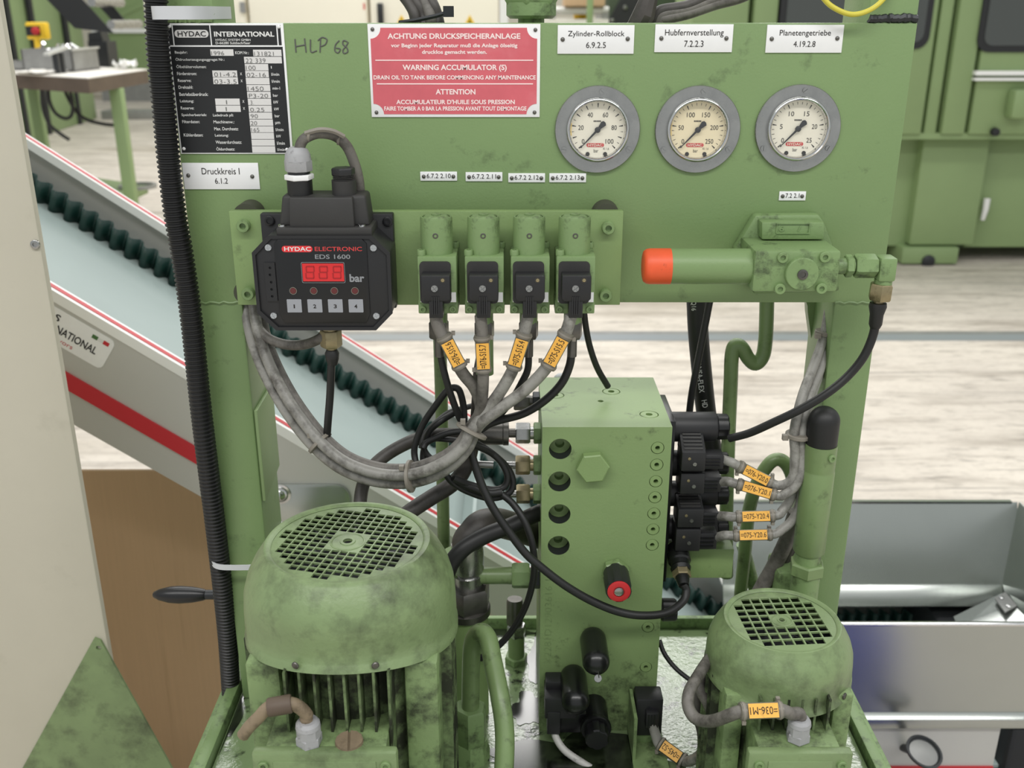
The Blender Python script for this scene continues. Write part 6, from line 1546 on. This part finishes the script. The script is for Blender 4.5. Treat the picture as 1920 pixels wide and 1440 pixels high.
# black chute above the bench
cY = A.y+.75
t = thing('chute', tz(185, 118), 'black sheet metal chute slanting down to the far bench', 'chute')
obj('side_sheet', slab([(30, -60), (100, -60), (212, 62), (140, 53)], cY, .012), 'dark', t); obj('side_sheet', slab([(120, -60), (150, -60), (244, 50), (225, 55)], cY+.30, .012), 'dark', t)
for u, v in ((172, 4), (208, 46)):
    p = at(u, v, cY); obj('cross_roller', MB().cyl(p+Vector((0, -.004, 0)), p+Vector((.05, .34, .0)), .026, n=14), 'steel', t)
p = at(182, 62, cY+.4); obj('support', MB().prism([at(165, 62, cY+.4), at(188, 58, cY+.4), at(196, 88, cY+.4), at(166, 88, cY+.4)], (0, .12, 0)), 'dark_metal', t)
obj('support_foot', MB().bx(p.x-.06, p.x+.06, cY+.38, cY+.54, TZ+.004, p.z-.05), 'dark_metal', t)
# cables under the bench and ring on its shelf
hyy = A.y+.28
for i, (pts, lab) in enumerate((([(78, 163), (80, 200), (92, 232), (112, 250), (130, 262)], 'black cable hanging down to the floor below the far bench'), ([(90, 163), (93, 190), (104, 212), (122, 222), (134, 216), (136, 195), (130, 163)], 'black cable loop hanging under the far bench'), ([(120, 163), (126, 180), (140, 205), (158, 222), (190, 232), (230, 236)], 'black cable sagging sideways behind the bench leg'))):
    cable('hanging_cable', [(u, v, hyy+i*.06) for u, v in pts], .010, 'rubber', lab)
q = (SA+SR)/2+(SB-SA)*.2
tag(obj('steel_ring', MB().lathe((at(252, 299, q.y).x, q.y, shz), (0, 0, 1), [(.09, 0), (.115, .0), (.115, .02), (.09, .02), (.09, 0)], 32, cap=False), 'tote', smooth=40), 'flat steel ring lying on the lower shelf of the far bench', 'ring')

# ================================================================== green machines far left
A1 = atz(-60, 300, 0); B1 = atz(180, 222, 0); dv = (B1-A1); nrm = Vector((-dv.y, dv.x, 0)).normalized()
if nrm.x > 0: nrm = -nrm
t = thing('press_machine', (A1+B1)/2+nrm, 'tall green press machine with dark upright gaps behind the far bench', 'machine')
obj('body', MB().prism([A1+nrm*.05, B1+nrm*.05, B1+nrm*2, A1+nrm*2], (0, 0, 3.4)), 'green_far', t)
for a, b in ((.02, .36), (.39, .52), (.56, .80), (.83, .99)):
    obj('cover_panel', MB().prism([A1.lerp(B1, a)+Vector((0, 0, .75)), A1.lerp(B1, b)+Vector((0, 0, .75)), A1.lerp(B1, b)+nrm*.06+Vector((0, 0, .75)), A1.lerp(B1, a)+nrm*.06+Vector((0, 0, .75))], (0, 0, 2.6)), 'green_far', t, bevel=.02)
obj('plinth', MB().prism([A1-nrm*.02, B1-nrm*.02, B1+nrm*.06, A1+nrm*.06], (0, 0, .7)), 'green_far', t, bevel=.02)
for a in (.375, .54, .815):
    obj('dark_post', MB().prism([A1.lerp(B1, a-.012)-nrm*.05, A1.lerp(B1, a+.012)-nrm*.05, A1.lerp(B1, a+.012), A1.lerp(B1, a-.012)], (0, 0, 3.2)), 'dark', t)
M0 = atz(192, 190, 0); M1 = atz(300, 190, 0)
t = thing('press_machine', ((M0.x+M1.x)/2, M0.y+.6, 0), 'second green machine with a white ledge, farther back behind the chute', 'machine')
obj('body', MB().bx(M0.x, M1.x, M0.y, M0.y+1.2, .35, 3.2), 'green_far', t, bevel=.02); obj('base', MB().bx(M0.x, M1.x, M0.y+.02, M0.y+1.2, 0, .36), 'tote', t)
zl = at(240, 57, M0.y-.05).z; obj('white_ledge', MB().bx(M0.x, M1.x, M0.y-.06, M0.y+.02, zl-.04, zl+.03), 'edge_white', t)
obj('sloped_cover', MB().prism([at(205, 32, M0.y-.02), at(270, 0, M0.y-.02), at(270, 12, M0.y-.02), at(205, 42, M0.y-.02)], (0, .05, 0)), 'green_far', t)
q = atz(262, 222, 0)
tag(obj('floor_grate', MB().bx(q.x-.5, q.x+.6, q.y-.15, q.y+.15, 0, .12), 'tote', bevel=.01), 'low dark grate on the floor far behind the bench', 'grate')
# blue crate standing out of view; its colour shows in the galvanised hopper
t = thing('plastic_crate', (.65, -.15, 0), 'blue plastic crate on the floor beside the oil tank', 'crate')
for x0, x1, y0, y1, z0, z1 in ((.50, .80, -.35, .05, 0, .02), (.50, .52, -.35, .05, .02, .24), (.78, .80, -.35, .05, .02, .24), (.52, .78, -.35, -.33, .02, .24), (.52, .78, .03, .05, .02, .24)):
    obj('crate_wall', MB().bx(x0, x1, y0, y1, z0, z1), 'crate_blue', t, bevel=.004)
